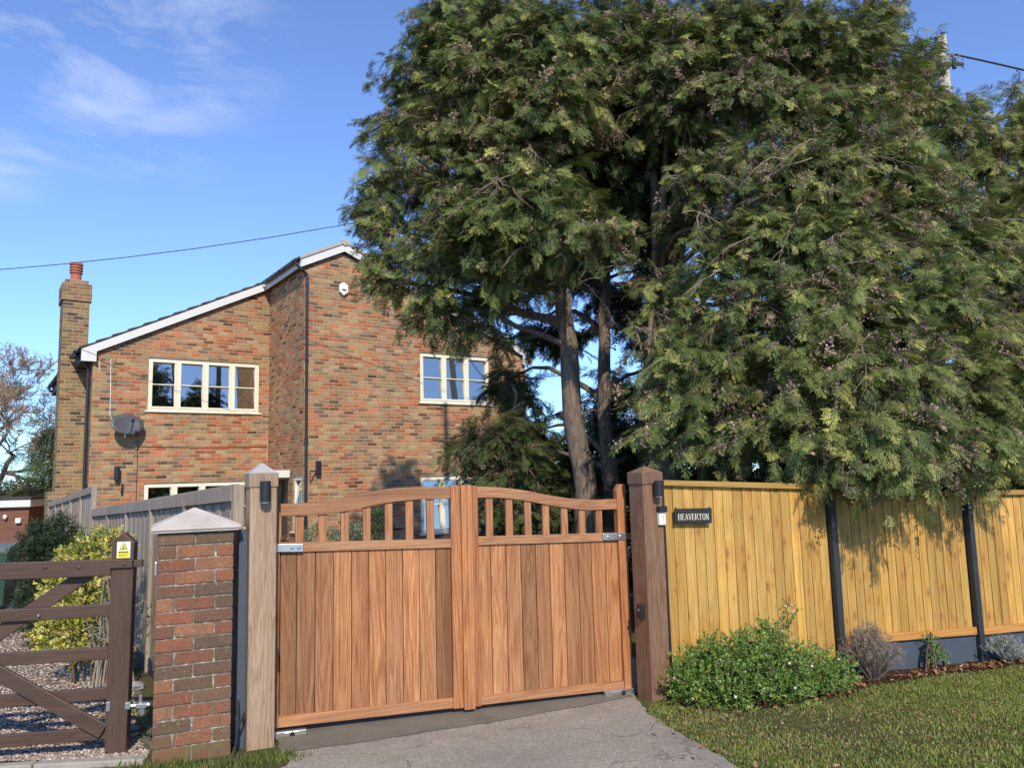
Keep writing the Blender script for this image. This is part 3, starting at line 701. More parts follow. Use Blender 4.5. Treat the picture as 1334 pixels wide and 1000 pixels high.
# name plate with serif letters
def nameplate():
    n = empty('house_name_plate', (1.1, 5.98, 0), rad(19.12), 'black slate name plate lettered BEAVERTON on the yellow fence', 'sign')
    y = -.060
    mb = MB(); mb.prism([(.108, 1.196), (.432, 1.184), (.438, 1.290), (.425, 1.312), (.408, 1.302), (.135, 1.307), (.120, 1.318), (.108, 1.304)], y, y+.012); mb.build('plate', M_slate, n, .003)
    Z = 1.222; Hh = .050
    G = {  # letters in a unit box: (x0,z0,x1,z1,thick)
     'B': [(0,0,0,1,.2),(0,1,.45,1,.07),(0,.53,.5,.53,.07),(0,0,.5,0,.07),(.45,1,.62,.88,.12),(.62,.88,.6,.66,.16),(.6,.66,.45,.53,.1),(.5,.53,.68,.38,.1),(.68,.38,.66,.14,.18),(.66,.14,.5,0,.1)],
     'E': [(.06,0,.06,1,.2),(0,1,.6,1,.07),(0,.52,.48,.52,.07),(0,0,.64,0,.07),(.6,1,.6,.82,.07),(.48,.62,.48,.42,.06),(.64,0,.64,.2,.07)],
     'A': [(.05,0,.38,1,.08),(.40,1,.74,0,.2),(.16,.34,.62,.34,.07),(-.05,0,.17,0,.06),(.60,0,.88,0,.06)],
     'V': [(.05,1,.40,0,.2),(.40,0,.72,1,.08),(-.06,1,.2,1,.06),(.6,1,.84,1,.06)],
     'R': [(.06,0,.06,1,.2),(0,1,.45,1,.07),(.06,.5,.45,.5,.07),(.45,1,.62,.88,.12),(.62,.88,.6,.62,.17),(.6,.62,.45,.5,.1),(.34,.5,.74,0,.18),(-.04,0,.18,0,.06),(.64,0,.84,0,.06)],
     'T': [(.36,0,.36,1,.2),(0,1,.72,1,.08),(0,1,0,.82,.06),(.72,1,.72,.82,.06),(.22,0,.5,0,.06)],
     'O': [(.40+.36*cos(a), .5+.5*sin(a), .40+.36*cos(a+pi/7), .5+.5*sin(a+pi/7), .10+.10*abs(cos(a+pi/14))) for a in [k*pi/7 for k in range(14)]],
     'N': [(.08,0,.08,1,.08),(.08,1,.66,0,.2),(.66,0,.66,1,.08),(-.06,0,.2,0,.06),(-.06,1,.14,1,.06),(.52,1,.8,1,.06)]}
    adv = {'B': .82, 'E': .80, 'A': .90, 'V': .86, 'R': .90, 'T': .86, 'O': .92, 'N': .84}
    word = 'BEAVERTON'; tot = sum(adv[c] for c in word)
    x0 = .138; sc = .274/tot; x = x0
    for idx, ch in enumerate(word):
        mb = MB(); dy = 0
        for (a, b, c, d, th) in G[ch]:
            ax, az, bx, bz = x+a*sc*.92, Z+b*Hh*.88-(x-x0)*.030, x+c*sc*.92, Z+d*Hh*.88-(x-x0)*.030
            L = math.hypot(bx-ax, bz-az) or 1e-6; w = max(th*sc*.30, .0010)
            ex, ez = (bx-ax)/L, (bz-az)/L; nx, nz = -ez*w, ex*w; q = w*.4; dy += .00004
            mb.prism([(ax-ex*q-nx, az-ez*q-nz), (bx+ex*q-nx, bz+ez*q-nz), (bx+ex*q+nx, bz+ez*q+nz), (ax-ex*q+nx, az-ez*q+nz)], y-.0015-dy, y)
        mb.build('letter', M_letter, n); x += adv[ch]*sc
nameplate()

# ------------------------------------------------------------------ silvered fence running back to the house
def gfence(A, B, zt0, zt1, n, label, hgt=1.6):
    L = math.hypot(B[0]-A[0], B[1]-A[1]); a = math.atan2(B[1]-A[1], B[0]-A[0])
    f = empty('panel_fence', (A[0], A[1], 0), a, label, 'fence', 'silvered timber fence running back to the house')
    T = lambda x: zt0+(zt1-zt0)*x/L
    Gd = lambda x: float(gz(A[1]+(B[1]-A[1])*x/L))
    for i in range(n):
        x0, x1 = L*i/n+.03, L*(i+1)/n-.03
        mb = MB(); m = 11; w = (x1-x0)/m
        for j in range(m):
            xa, xb = x0+j*w, x0+(j+1)*w-.004
            quadbar(mb, xa, xb, T(xa)-.05, T(xb)-.05, Gd(xa)+.14, Gd(xb)+.14, .0 + .006*(j % 2), .018+.006*(j % 2), tint(.16, .06))
        mb.build('board_panel', M_grey, f, .002)
        mb = MB(); quadbar(mb, x0-.01, x1+.01, T(x0)+.01, T(x1)+.01, T(x0)-.085, T(x1)-.085, -.006, .034, tint(.1)); quadbar(mb, x0, x1, T(x0)-.0, T(x1)-.0, T(x0)-.10, T(x1)-.10, .036, .052, tint(.1)); mb.build('capping_rail', M_grey, f, .003)
        mb = MB(); quadbar(mb, x0-.03, x1+.03, Gd(x0)+.14, Gd(x1)+.14, Gd(x0)-.1, Gd(x1)-.1, -.008, .032, (1, 1, 1)); mb.build('gravel_board', M_anthrd, f, .003)
    for i in range(n+1):
        x = L*i/n; mb = MB(); mb.box((x-.03, -.02, Gd(x)-.2), (x+.03, .05, T(x)+.0)); mb.build('fence_post', M_grey, f, .003)
gfence((-1.80, 5.08), (-5.88, 10.88), 1.575, 1.262, 5, 'lower silvered fence from the pale gate post back towards the house corner')
gfence((-5.95, 10.98), (-9.75, 16.3), 1.585, 1.262, 5, 'taller stepped-up silvered fence section past the dark green bush, by the chimney')

# ------------------------------------------------------------------ the house
HO = (-4.368, 16.0, -.475)
house = empty('brick_house', HO, rad(35), 'two-storey multicoloured brick house with stepped gable, cream windows and tall side chimney', 'house')
def zL(x): return 7.25-.49*(.87-x)
def zR(x): return 7.25-.42*(x-.87)
def zroof(x): return zL(x) if x < .87 else zR(x)
def wall(mb, u0, u1, ztop, holes, mapf, breaks=(), umap=0, rev=.11, z0=-.3):
    """wall with real openings; mapf(u,z,depth)->xyz, depth>0 goes into the wall"""
    us = sorted(set([u0, u1]+[h[0] for h in holes]+[h[1] for h in holes]+list(breaks)))
    for a, b in zip(us, us[1:]):
        hs = sorted([h for h in holes if h[0] <= a+1e-6 and h[1] >= b-1e-6], key=lambda h: h[2])
        zs = z0
        segs = []
        for h in hs: segs.append((zs, h[2])); zs = h[3]
        for (p, q) in segs:
            mb.add([mapf(a, p, 0), mapf(b, p, 0), mapf(b, q, 0), mapf(a, q, 0)], [(0, 1, 2, 3)], uvs=[[(a+umap, p), (b+umap, p), (b+umap, q), (a+umap, q)]])
        mb.add([mapf(a, zs, 0), mapf(b, zs, 0), mapf(b, ztop(b), 0), mapf(a, ztop(a), 0)], [(0, 1, 2, 3)], uvs=[[(a+umap, zs), (b+umap, zs), (b+umap, ztop(b)), (a+umap, ztop(a))]])
    for (a, b, p, q) in holes:
        for (P, Q) in (((a, p), (a, q)), ((a, q), (b, q)), ((b, q), (b, p)), ((b, p), (a, p))):
            mb.add([mapf(P[0], P[1], 0), mapf(Q[0], Q[1], 0), mapf(Q[0], Q[1], rev), mapf(P[0], P[1], rev)], [(0, 1, 2, 3)],
                   uvs=[[(P[0]+P[1], 0), (Q[0]+Q[1], 0), (Q[0]+Q[1], rev), (P[0]+P[1], rev)]])
fmap = lambda u, z, d: (u, d, z)
wmap = lambda u, z, d: (u, 2.35+d, z)
rmap = lambda u, z, d: (d, 2.35-u, z)        # return wall, u grows towards the viewer
HF = [(2.75, 4.66, 3.78, 4.945), (2.73, 4.46, .80, 2.085)]
HW = [(-2.61, -.23, 3.64, 4.795), (-2.63, -.25, .95, 2.085)]
HR = [(.72, 1.40, .05, 2.08), (1.70, 2.27, 1.0, 2.16)]
mb = MB(); wall(mb, 0, 5.75, lambda x: zroof(x)-.06, HF, fmap, (.87,)); mb.build('front_gable_wall', M_house, house)
mb = MB(); wall(mb, -3.67, 0, lambda x: zroof(x)-.06, HW, wmap, (), 31.3); mb.build('wing_wall', M_house, house)
mb = MB(); wall(mb, 0, 2.35, lambda u: zL(0)-.06, HR, rmap, (), 77.1); mb.build('return_wall', M_house, house)
mb = MB()
wall(mb, -9.5, -2.35, lambda u: zL(-3.67)-.06, [], lambda u, z, d: (-3.67+d, -u, z), (), 11.7)
wall(mb, 0, 9.5, lambda u: zR(5.75)-.06, [], lambda u, z, d: (5.75-d, u, z), (), 51.7)
mb.build('side_wall', M_house, house)
mb = MB(); wall(mb, -5.75, 3.67, lambda u: zroof(-u)-.06, [], lambda u, z, d: (-u, 9.5-d, z), (-.87,), 5.2); mb.build('rear_wall', M_house, house)

def window(mapf, a, b, p, q, n, name_label=None, bar=True, frame=M_cream, curtain=False):
    fw = .055; d0, d1 = .035, .095
    def bx(mb, u0, u1, z0, z1, e0, e1):
        P = [mapf(u, z, d) for d in (e0, e1) for z in (z0, z1) for u in (u0, u1)]
        mb.add(P, [(0,1,3,2),(5,4,6,7),(4,0,2,6),(1,5,7,3),(2,3,7,6),(0,4,5,1)])
    mb = MB()
    bx(mb, a, b, q-fw, q, d0, d1); bx(mb, a, b, p, p+fw, d0, d1); bx(mb, a, a+fw, p+fw, q-fw, d0, d1); bx(mb, b-fw, b, p+fw, q-fw, d0, d1)
    w = (b-a-fw)/n
    for i in range(1, n): bx(mb, a+i*w, a+i*w+fw, p+fw, q-fw, d0+.002, d1)
    W_ = mb.build('window', frame, house)
    for i in range(n):
        x0, x1 = a+i*w+fw, a+(i+1)*w; sf = .038
        mb = MB(); bx(mb, x0, x1, q-fw-sf, q-fw, d0-.014, d1-.015); bx(mb, x0, x1, p+fw, p+fw+sf, d0-.014, d1-.015)
        bx(mb, x0, x0+sf, p+fw+sf, q-fw-sf, d0-.014, d1-.015); bx(mb, x1-sf, x1, p+fw+sf, q-fw-sf, d0-.014, d1-.015)
        if bar: zm = p+(q-p)*.5; bx(mb, x0+sf, x1-sf, zm-.011, zm+.011, d0+.004, d0+.05)
        mb.build('sash', frame, W_)
        zm = p+(q-p)*.5
        for za, zb_ in ((p+fw+sf-.004, zm), (zm, q-fw-sf+.004)):
            mb = MB(); P = [mapf(u, z, e_) for z, e_ in ((za, d0+.004), (zb_, d0+.060)) for u in (x0+sf-.004, x1-sf+.004)]  # backward lean added to each pane half so it mirrors sky over the trees
            mb.add(P, [(0, 1, 3, 2)]); mb.build('pane', M_glass, W_)
    mb = MB(); bx(mb, a-.05, b+.05, p-.035, p-.002, -.045, .10); mb.build('sill', frame, W_)
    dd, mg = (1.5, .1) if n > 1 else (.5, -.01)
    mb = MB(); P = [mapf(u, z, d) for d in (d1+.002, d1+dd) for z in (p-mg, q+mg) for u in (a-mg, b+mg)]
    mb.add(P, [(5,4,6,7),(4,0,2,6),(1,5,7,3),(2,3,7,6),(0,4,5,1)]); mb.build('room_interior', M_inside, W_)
    return W_
window(fmap, *HF[0], 3); window(fmap, *HF[1], 3)
window(wmap, *HW[0], 4); window(wmap, *HW[1], 4)
window(rmap, *HR[1], 1)
# curtains and vase behind the upper wing window
cols = [(-2.50, -2.38, 'left'), (-.80, -.67, 'right'), (-.37, -.30, 'right edge')]
for xa, xb, side in cols[1:]:
    mb = MB(); n = 10; P = []
    for i in range(n+1): P.append((xa+(xb-xa)*i/n, 2.35+.16+.012*(i % 2)))
    vs = [(x, y, 3.68) for x, y in P]+[(x, y, 4.76) for x, y in P]; mb.add(vs, [(i, i+1, n+2+i, n+1+i) for i in range(n)])
    c = mb.build('curtain', M_curtain); c.location = HO; c.rotation_euler = (0, 0, rad(35))
    tag(c, ('pale curtain drawn to the left of' if side == 'right' else 'narrow pale curtain at the far right of')+' the rightmost pane, upper wing window', 'curtain')
fv = empty('flower_vase', HO, rad(35), 'white flowers with leaves standing inside the rightmost upper wing pane', 'flowers')
mb = MB(); mb.lathe([(.03, 0), (.05, .04), (.045, .1), (.025, .14)], c=(-.47, 2.55, 3.70), n=14); mb.build('vase', M_porcelain, fv)
mb = MB()
for i in range(16):
    c = Vector((-.47+random.gauss(0, .07), 2.53+random.gauss(0, .03), 4.03+random.gauss(0, .07))); mb.lathe([(.001, -.022), (.026, 0), (.001, .022)], c=tuple(c), n=6)
mb.build('blossom', M_porcelain, fv)
mb = MB()
for i in range(26):
    a = random.uniform(0, 2*pi); c = Vector((-.47+.06*cos(a), 2.55+.04*sin(a), 3.9+random.uniform(-.08, .08))); e = Vector((cos(a), .5*sin(a), random.uniform(-.2, .8)))*.07
    s_ = Vector((-sin(a), cos(a), 0))*.014; mb.add([c, c+e*.5+s_, c+e, c+e*.5-s_], [(0, 1, 2, 3)], (.03, .08, .02))
mb.build('leaves', M_bleaf, fv)
# doorway and canopy on the return wall
mb = MB()
def rbx(u0, u1, z0, z1, e0, e1):
    P = [rmap(u, z, d) for d in (e0, e1) for z in (z0, z1) for u in (u0, u1)]; mb.add(P, [(0,1,3,2),(5,4,6,7),(4,0,2,6),(1,5,7,3),(2,3,7,6),(0,4,5,1)])
rbx(.72, 1.40, .05, 2.08, .09, .12); mb.build('door', M_soffit, house)
mb = MB(); rbx(.55, 1.52, 2.13, 2.29, -.42, .0); mb.build('door_canopy', M_white, house, .008)

# roofs: stepped courses of concrete tiles
roof = MB()
def tiles(x0, x1, y0, y1, up, n):
    f = zL if up else zR
    xs = [x0+(x1-x0)*i/n for i in range(n+1)]
    for i in range(n):
        a, b = (xs[i], xs[i+1]) if up else (xs[n-i], xs[n-i-1])   # a lower edge, b upper
        lo, hi = .040, .012
        if up: vs = [(a-.03, y0, f(a)-.030), (b, y0, f(b)-.045), (b, y0, f(b)+hi-.02), (a-.03, y0, f(a)+lo-.025)]
        else: vs = [(b, y0, f(b)-.045), (a+.03, y0, f(a)-.030), (a+.03, y0, f(a)+lo-.025), (b, y0, f(b)+hi-.02)]
        vs += [(v[0], y1, v[2]) for v in vs]
        m = random.uniform(.8, 1.2)
        roof.add(vs, [(0,1,2,3), (7,6,5,4), (3,2,6,7), (1,0,4,5), (0,3,7,4), (2,1,5,6)], (m, m, m))
tiles(-3.90, .87, 2.25, 9.6, True, 16); tiles(-.14, .87, -.10, 2.25, True, 4); tiles(.87, 5.95, -.10, 9.6, False, 17)
ro_ = roof.build('roof', M_tile, house)
mb = MB()
def vband(x0, x1, f, y0, y1, t, b):
    n = 8; xs = [x0+(x1-x0)*i/n for i in range(n+1)]
    mb.strip([(x, f(x)+t) for x in xs], [(x, f(x)+b) for x in xs], y0, y1)
vband(-.14, .87, zL, -.125, -.102, .03, -.035); vband(.87, 5.95, zR, -.125, -.102, .03, -.035)
mb.build('verge_edging', M_ridge, ro_)
mb = MB(); mb.tube([(.87, -.13, 7.235), (.87, 9.6, 7.235)], .075, 10); mb.build('ridge_tiles', M_ridge, ro_)
mb = MB(); vband(-.14, .87, zL, -.098, -.070, -.037, -.215); vband(.87, 5.95, zR, -.098, -.070, -.037, -.215)
mb.prism([(5.62, zR(5.62)-.212), (5.95, zR(5.95)-.215), (5.95, zR(5.95)-.30), (5.62, zR(5.95)-.30)], -.098, -.070)
mb.build('bargeboard', M_white, house)
mb = MB(); vband(-3.90, 0-.145, zL, 2.252-.006, 2.275, -.045, -.215)
mb.prism([(-3.90, zL(-3.9)-.213), (-3.90, zL(-3.9)-.29), (-3.62, zL(-3.9)-.29), (-3.62, zL(-3.62)-.213)], 2.246, 2.275)
mb.build('bargeboard', M_white, house)
mb = MB(); mb.box((-3.88, 2.28, zL(-3.9)-.30), (-3.66, 3.42, zL(-3.9)-.27)); mb.box((-3.90, 2.28, zL(-3.9)-.30), (-3.88, 9.5, zL(-3.9)-.03)); mb.box((-3.88, 4.2, zL(-3.9)-.30), (-3.66, 9.5, zL(-3.9)-.27)); mb.build('soffit', M_soffit, house)
mb = MB(); mb.box((-.135, -.098, zL(0)-.27), (-.105, 2.246, zL(0)-.085)); mb.build('fascia', M_white, house)
mb = MB(); mb.box((-.105, -.069, zL(0)-.22), (-.002, 2.24, zL(0)-.20)); mb.box((.0, -.069, 5.0), (.001, -.068, 5.001)); mb.build('soffit', M_soffit, house)
mb = MB(); mb.box((.002, -.069, 0), (5.74, -.001, .01), M=None)
# gutters and downpipes
def gutter(x, y0, y1, z, nm='gutter'):
    mb = MB(); r = .058; n = 9
    prof = [(x+r*cos(pi+pi*i/(n-1)), z+r*sin(pi+pi*i/(n-1))) for i in range(n)]
    inner = [(x+(r-.006)*cos(pi+pi*i/(n-1)), z+(r-.006)*sin(pi+pi*i/(n-1))) for i in range(n)]
    for i in range(n-1):
        a, b, c, d = prof[i], prof[i+1], inner[i+1], inner[i]
        vs = [(p[0], yy, p[1]) for yy in (y0, y1) for p in (a, b, c, d)]
        mb.add(vs, [(0,1,2,3), (7,6,5,4), (1,0,4,5), (3,2,6,7), (0,3,7,4), (2,1,5,6)])
    for yy in np.arange(y0+.2, y1, .9): mb.tube([(x+(r+.004)*cos(pi+pi*i/(n-1)), yy, z+(r+.004)*sin(pi+pi*i/(n-1))) for i in range(n)], .008, 5)
    g = mb.build(nm, M_gutter, house); return g
gutter(-.195, -.14, 2.2, zL(-.14)-.035); gutter(-3.965, 2.22, 3.40, zL(-3.9)-.055); gutter(-3.965, 4.25, 9.6, zL(-3.9)-.055)
mb = MB(); zz = zL(-.14)-.09
mb.tube([(-.195, -.06, zz+.03), (-.195, -.06, zz-.06), (-.10, -.085, zz-.16), (.035, -.055, zz-.26), (.035, -.055, zz-.45), (.035, -.055, .0)], .034, 10)
for z in (1.2, 2.9, 4.6, 6.2): mb.tube([(.035, -.055, z-.03), (.035, -.055, z+.03)], .042, 10)
mb.build('downpipe', M_gutter, house)
mb = MB(); zz = zL(-3.9)-.11
mb.tube([(-3.965, 2.55, zz+.03), (-3.965, 2.55, zz-.05), (-3.80, 2.50, zz-.20), (-3.73, 2.50, zz-.30), (-3.73, 2.50, .0)], .034, 10)
mb.build('downpipe', M_gutter, house)
mb = MB(); mb.tube([(-3.965, 9.4, zz+.03), (-3.965, 9.4, zz-.05), (-3.75, 9.4, zz-.22), (-3.73, 9.4, .0)], .034, 10); mb.build('downpipe', M_gutter, house)
# chimney
mb = MB()
def cbox(x0, x1, y0, y1, z0, z1):
    P = [(x0, y0), (x1, y0), (x1, y1), (x0, y1)]; u = 0
    for i in range(4):
        a, b = P[i], P[(i+1) % 4]; L = math.hypot(b[0]-a[0], b[1]-a[1])
        mb.add([(a[0], a[1], z0), (b[0], b[1], z0), (b[0], b[1], z1), (a[0], a[1], z1)], [(0, 1, 2, 3)], uvs=[[(u, z0), (u+L, z0), (u+L, z1), (u, z1)]]); u += L
    mb.add([(x0, y0, z1), (x1, y0, z1), (x1, y1, z1), (x0, y1, z1)], [(0, 1, 2, 3)], uvs=[[(x0, y0), (x1, y0), (x1, y1), (x0, y1)]])
    mb.add([(x0, y0, z0), (x1, y0, z0), (x1, y1, z0), (x0, y1, z0)], [(3, 2, 1, 0)], uvs=[[(x0, y1), (x1, y1), (x1, y0), (x0, y0)]])
cbox(-4.17, -3.66, 3.46, 4.20, 1.95, 6.12)
cbox(-4.30, -3.66, 3.40, 4.26, -.3, 1.95)
cbox(-4.205, -3.625, 3.425, 4.235, 6.12, 6.50); cbox(-4.14, -3.69, 3.49, 4.17, 6.50, 6.60)
ch = mb.build('chimney', M_chim, house)
mb = MB(); mb.lathe([(.135, 6.58), (.13, 6.62), (.115, 6.64), (.108, 6.80), (.135, 6.815), (.135, 6.835), (.115, 6.845), (.115, 6.865), (.138, 6.875), (.138, 6.90), (.115, 6.91), (.115, 6.93), (.138, 6.94), (.138, 6.965), (.115, 6.975), (.115, 6.995), (.14, 7.005), (.135, 7.05), (.09, 7.07)], c=(-3.915, 3.83, 0), n=18)
mb.build('chimney_pot', M_terra, ch)

# things fixed on the house walls
def onhouse(name, label, cat, group=None):
    return empty(name, HO, rad(35), label, cat, group)
d = onhouse('satellite_dish', 'dark grey oval satellite dish on the wing wall left of the upper window', 'satellite dish')
mb = MB(); n = 36; vs = []; fs = []
Rm = Matrix.Translation((-3.02, 2.35-.26, 3.32)) @ Matrix.Rotation(rad(12), 4, 'Z') @ Matrix.Rotation(rad(-22), 4, 'X')
for k_, (rr, dp) in enumerate(((0.0001, 0.06), (.35, .05), (.7, .03), (1, 0), (1, .018), (.7, .045), (.0001, .075))):
    for i in range(n): a = 2*pi*i/n; p = Rm @ Vector((.33*rr*cos(a), dp, .235*rr*sin(a))); vs.append(tuple(p))
for k_ in range(6):
    for i in range(n): j = (i+1) % n; fs.append((k_*n+i, k_*n+j, (k_+1)*n+j, (k_+1)*n+i))
mb.add(vs, fs); mb.build('reflector', M_dish, d, smooth=True)
mb = MB(); mb.tube([tuple(Rm @ Vector((0, .03, -.24))), tuple(Rm @ Vector((0, -.16, -.22))), tuple(Rm @ Vector((0, -.30, -.09)))], .011, 8); mb.build('feed_arm', M_black, d)
mb = MB(); mb.tube([tuple(Rm @ Vector((0, -.33, -.06))), tuple(Rm @ Vector((0, -.26, -.06)))], .028, 12); mb.build('receiver', M_black, d)
mb = MB(); mb.tube([tuple(Rm @ Vector((0, .07, 0))), (-3.02, 2.33, 3.25), (-3.02, 2.34, 3.05)], .018, 8); mb.build('wall_bracket', M_steel, d)
for nm, lab, pts, mat, r in (
    ('cable', 'white cable looping down the wing wall from the eave to the dish', [(-3.55, 2.34, 4.45), (-3.55, 2.34, 4.70), (-3.34, 2.34, 4.71), (-3.325, 2.34, 4.0), (-3.32, 2.34, 3.5), (-3.2, 2.34, 3.35)], M_plastic, .007),
    ('cable', 'thin dark cable running down the wing wall below the dish', [(-2.78, 2.34, 3.2), (-2.77, 2.34, 2.4), (-2.775, 2.34, 1.0)], M_wire, .006),
    ('cable', 'thin dark cable crossing the wing wall between the storeys', [(-2.77, 2.34, 2.86), (-1.6, 2.34, 2.84), (-.02, 2.34, 2.85)], M_wire, .005)):
    mb = MB(); mb.tube(pts, r, 5); o = mb.build(nm, mat); o.location = HO; o.rotation_euler = (0, 0, rad(35)); tag(o, lab, 'cable')
g = onhouse('wall_lamp', 'black cylinder lamp low on the wing wall below the dish', 'wall lamp')
mb = MB(); mb.lathe([(.045, 0), (.055, .01), (.055, .27), (.045, .28)], c=(-3.16, 2.26, 2.16), n=20); mb.build('lamp_shade', M_black, g)
mb = MB(); mb.box((-3.18, 2.28, 2.24), (-3.14, 2.35, 2.36)); mb.build('bracket', M_black, g)
g = onhouse('hose_bracket', 'small black wall bracket below the lamp on the wing wall', 'bracket')
mb = MB(); mb.box((-3.06, 2.335, 1.84), (-3.02, 2.349, 2.08)); mb.build('back_plate', M_black, g)
mb = MB(); mb.tube([(-3.04, 2.33, 2.0), (-3.10, 2.22, 1.97), (-3.04, 2.33, 1.86)], .010, 6); mb.build('arm', M_black, g)
g = onhouse('security_light', 'black bulkhead light on a bracket beside the gable corner downpipe', 'wall lamp')
mb = MB(); mb.box((.235, -.13, 2.18), (.345, -.05, 2.46)); mb.build('lamp_shade', M_black, g, .012)
mb = MB(); mb.tube([(.28, -.05, 2.3), (.14, -.02, 2.0), (.14, -.01, 2.26), (.30, -.03, 2.26)], .010, 6); mb.build('bracket', M_black, g)
g = onhouse('alarm_box', 'white alarm box high on the gable under the roof peak', 'alarm box')
mb = MB(); mb.prism([(.76, 6.13), (.86, 6.04), (.96, 6.13), (.96, 6.28), (.90, 6.33), (.82, 6.33), (.76, 6.28)], -.085, -.001); mb.build('cover', M_plastic, g, .02)
mb = MB(); mb.box((.81, -.092, 6.15), (.91, -.0865, 6.19)); mb.build('strobe', M_dish, g, .003)

# ------------------------------------------------------------------ foliage
def norm(a): return a/(np.linalg.norm(a, axis=-1, keepdims=True)+1e-9)
def frond_template(r, pairs=6, sub=True):
    V = []; F = []
    def rh(p, d, L, w, tz):
        d = d/np.linalg.norm(d); n = np.array([-d[1], d[0], 0])
        b = len(V); q = p+d*L*.45; e = p+d*L
        V.extend([p, q+n*w/2, e+np.array([0, 0, tz]), q-n*w/2]); F.append([b, b+1, b+2, b+3])
    for i in range(pairs):
        t = (i+.4)/(pairs+.5); x = t
        for s in (-1, 1):
            if r.random() < .16: continue
            l = .46*(1-t)**.75*(.55+.8*r.random())+.06; a = rad(48-18*t+r.uniform(-9, 9))
            d = np.array([cos(a), s*sin(a), -.15+.2*r.random()-.1]); p = np.array([x, 0, -.22*x*x])
            rh(p, d, l, .034, -.08*r.random())
            if sub and l > .16:
                for k in (.30, .55, .8):
                    for s2 in (-1, 1):
                        a2 = a+s2*s*rad(38); rh(p+d*l*k, np.array([cos(a2), s*sin(a2), d[2]]), l*.46, .034, -.03)
    rh(np.array([.0, 0, 0]), np.array([1, 0, -.05]), .9, .022, -.18)
    rh(np.array([.86, 0, -.17]), np.array([1, 0, -.3]), .17, .055, -.05)
    return np.array(V, float), np.array(F, int)
def cone_template(r, n=15):
    V = []; F = []
    for i in range(n):
        t = r.random(); c = np.array([t, r.normal(0, .16), r.normal(0, .13)-.25*t*t]); d = norm(r.normal(size=3)+[.6, 0, 0]); e = norm(np.cross(d, r.normal(size=3))); s = r.uniform(.07, .12); b = len(V)
        V.extend([c-d*s, c+e*s*.8, c+d*s, c-e*s*.8]); F.append([b, b+1, b+2, b+3])
        e2 = np.cross(d, e); b = len(V); V.extend([c-d*s, c+e2*s*.8, c+d*s, c-e2*s*.8]); F.append([b, b+1, b+2, b+3])
    return np.array(V), np.array(F)
TR = np.random.default_rng(3)
FR = [frond_template(TR) for _ in range(9)]
CN = [cone_template(TR) for _ in range(4)]
FR_LO = [frond_template(TR, 5, False) for _ in range(4)]
def leaf_template(n=1):
    V = [[0, 0, 0], [.30, .24, .03], [.72, .20, .0], [1, 0, -.10], [.72, -.20, .0], [.30, -.24, .03]]
    F = [[0, 1, 2, 3], [0, 3, 4, 5]]
    return np.array(V, float), np.array(F)
def spray_template(n, r, w=.16):
    """a shoot with small leaves along it"""
    V = []; F = []; v0, f0 = leaf_template()
    for i in range(n):
        t = i/n; a = r.uniform(0, 2*pi); el = r.uniform(.2, .9)
        X = np.array([el, cos(a)*(1-el*.5), sin(a)*(1-el*.5)]); X /= np.linalg.norm(X)
        Z = np.cross(X, r.normal(size=3)); Z /= np.linalg.norm(Z); Y = np.cross(Z, X)
        s = .34*(1-.35*t)*r.uniform(.7, 1.2); P = v0*s; P[:, 1] *= w/.16
        b = sum(len(x) for x in V); V.append(np.array([t*.85, 0, 0])+P[:, :1]*X+P[:, 1:2]*Y+P[:, 2:]*Z); F.append(f0+b)
    return np.concatenate(V), np.concatenate(F)
def place(templates, pos, X, Zd, sc, col, r, jitter=.16):
    """instances of templates as one mesh's arrays"""
    VS = []; FS = []; CS = []; b = 0
    X = norm(X); Y = norm(np.cross(Zd, X)); Z = np.cross(X, Y)
    which = r.integers(0, len(templates), len(pos))
    for k, (tv, tf) in enumerate(templates):
        m = which == k
        if not m.any(): continue
        p, x, y, z, s, c = pos[m], X[m], Y[m], Z[m], sc[m], col[m]
        V = p[:, None]+s[:, None, None]*(tv[None, :, :1]*x[:, None]+tv[None, :, 1:2]*y[:, None]+tv[None, :, 2:]*z[:, None])
        n = len(tv); F = tf[None]+(np.arange(len(p))*n)[:, None, None]+b
        cc = np.repeat(c[:, None], n, 1)
        nf = len(tf); 
        g = 1+r.uniform(-jitter, jitter, (len(p), n//2+1, 1)); g = np.repeat(g, 2, 1)[:, :n]
        VS.append(V.reshape(-1, 3)); FS.append(F.reshape(-1, tf.shape[1])); CS.append((cc*g).reshape(-1, 3)); b += len(p)*n
    return np.concatenate(VS), np.concatenate(FS), np.concatenate(CS)

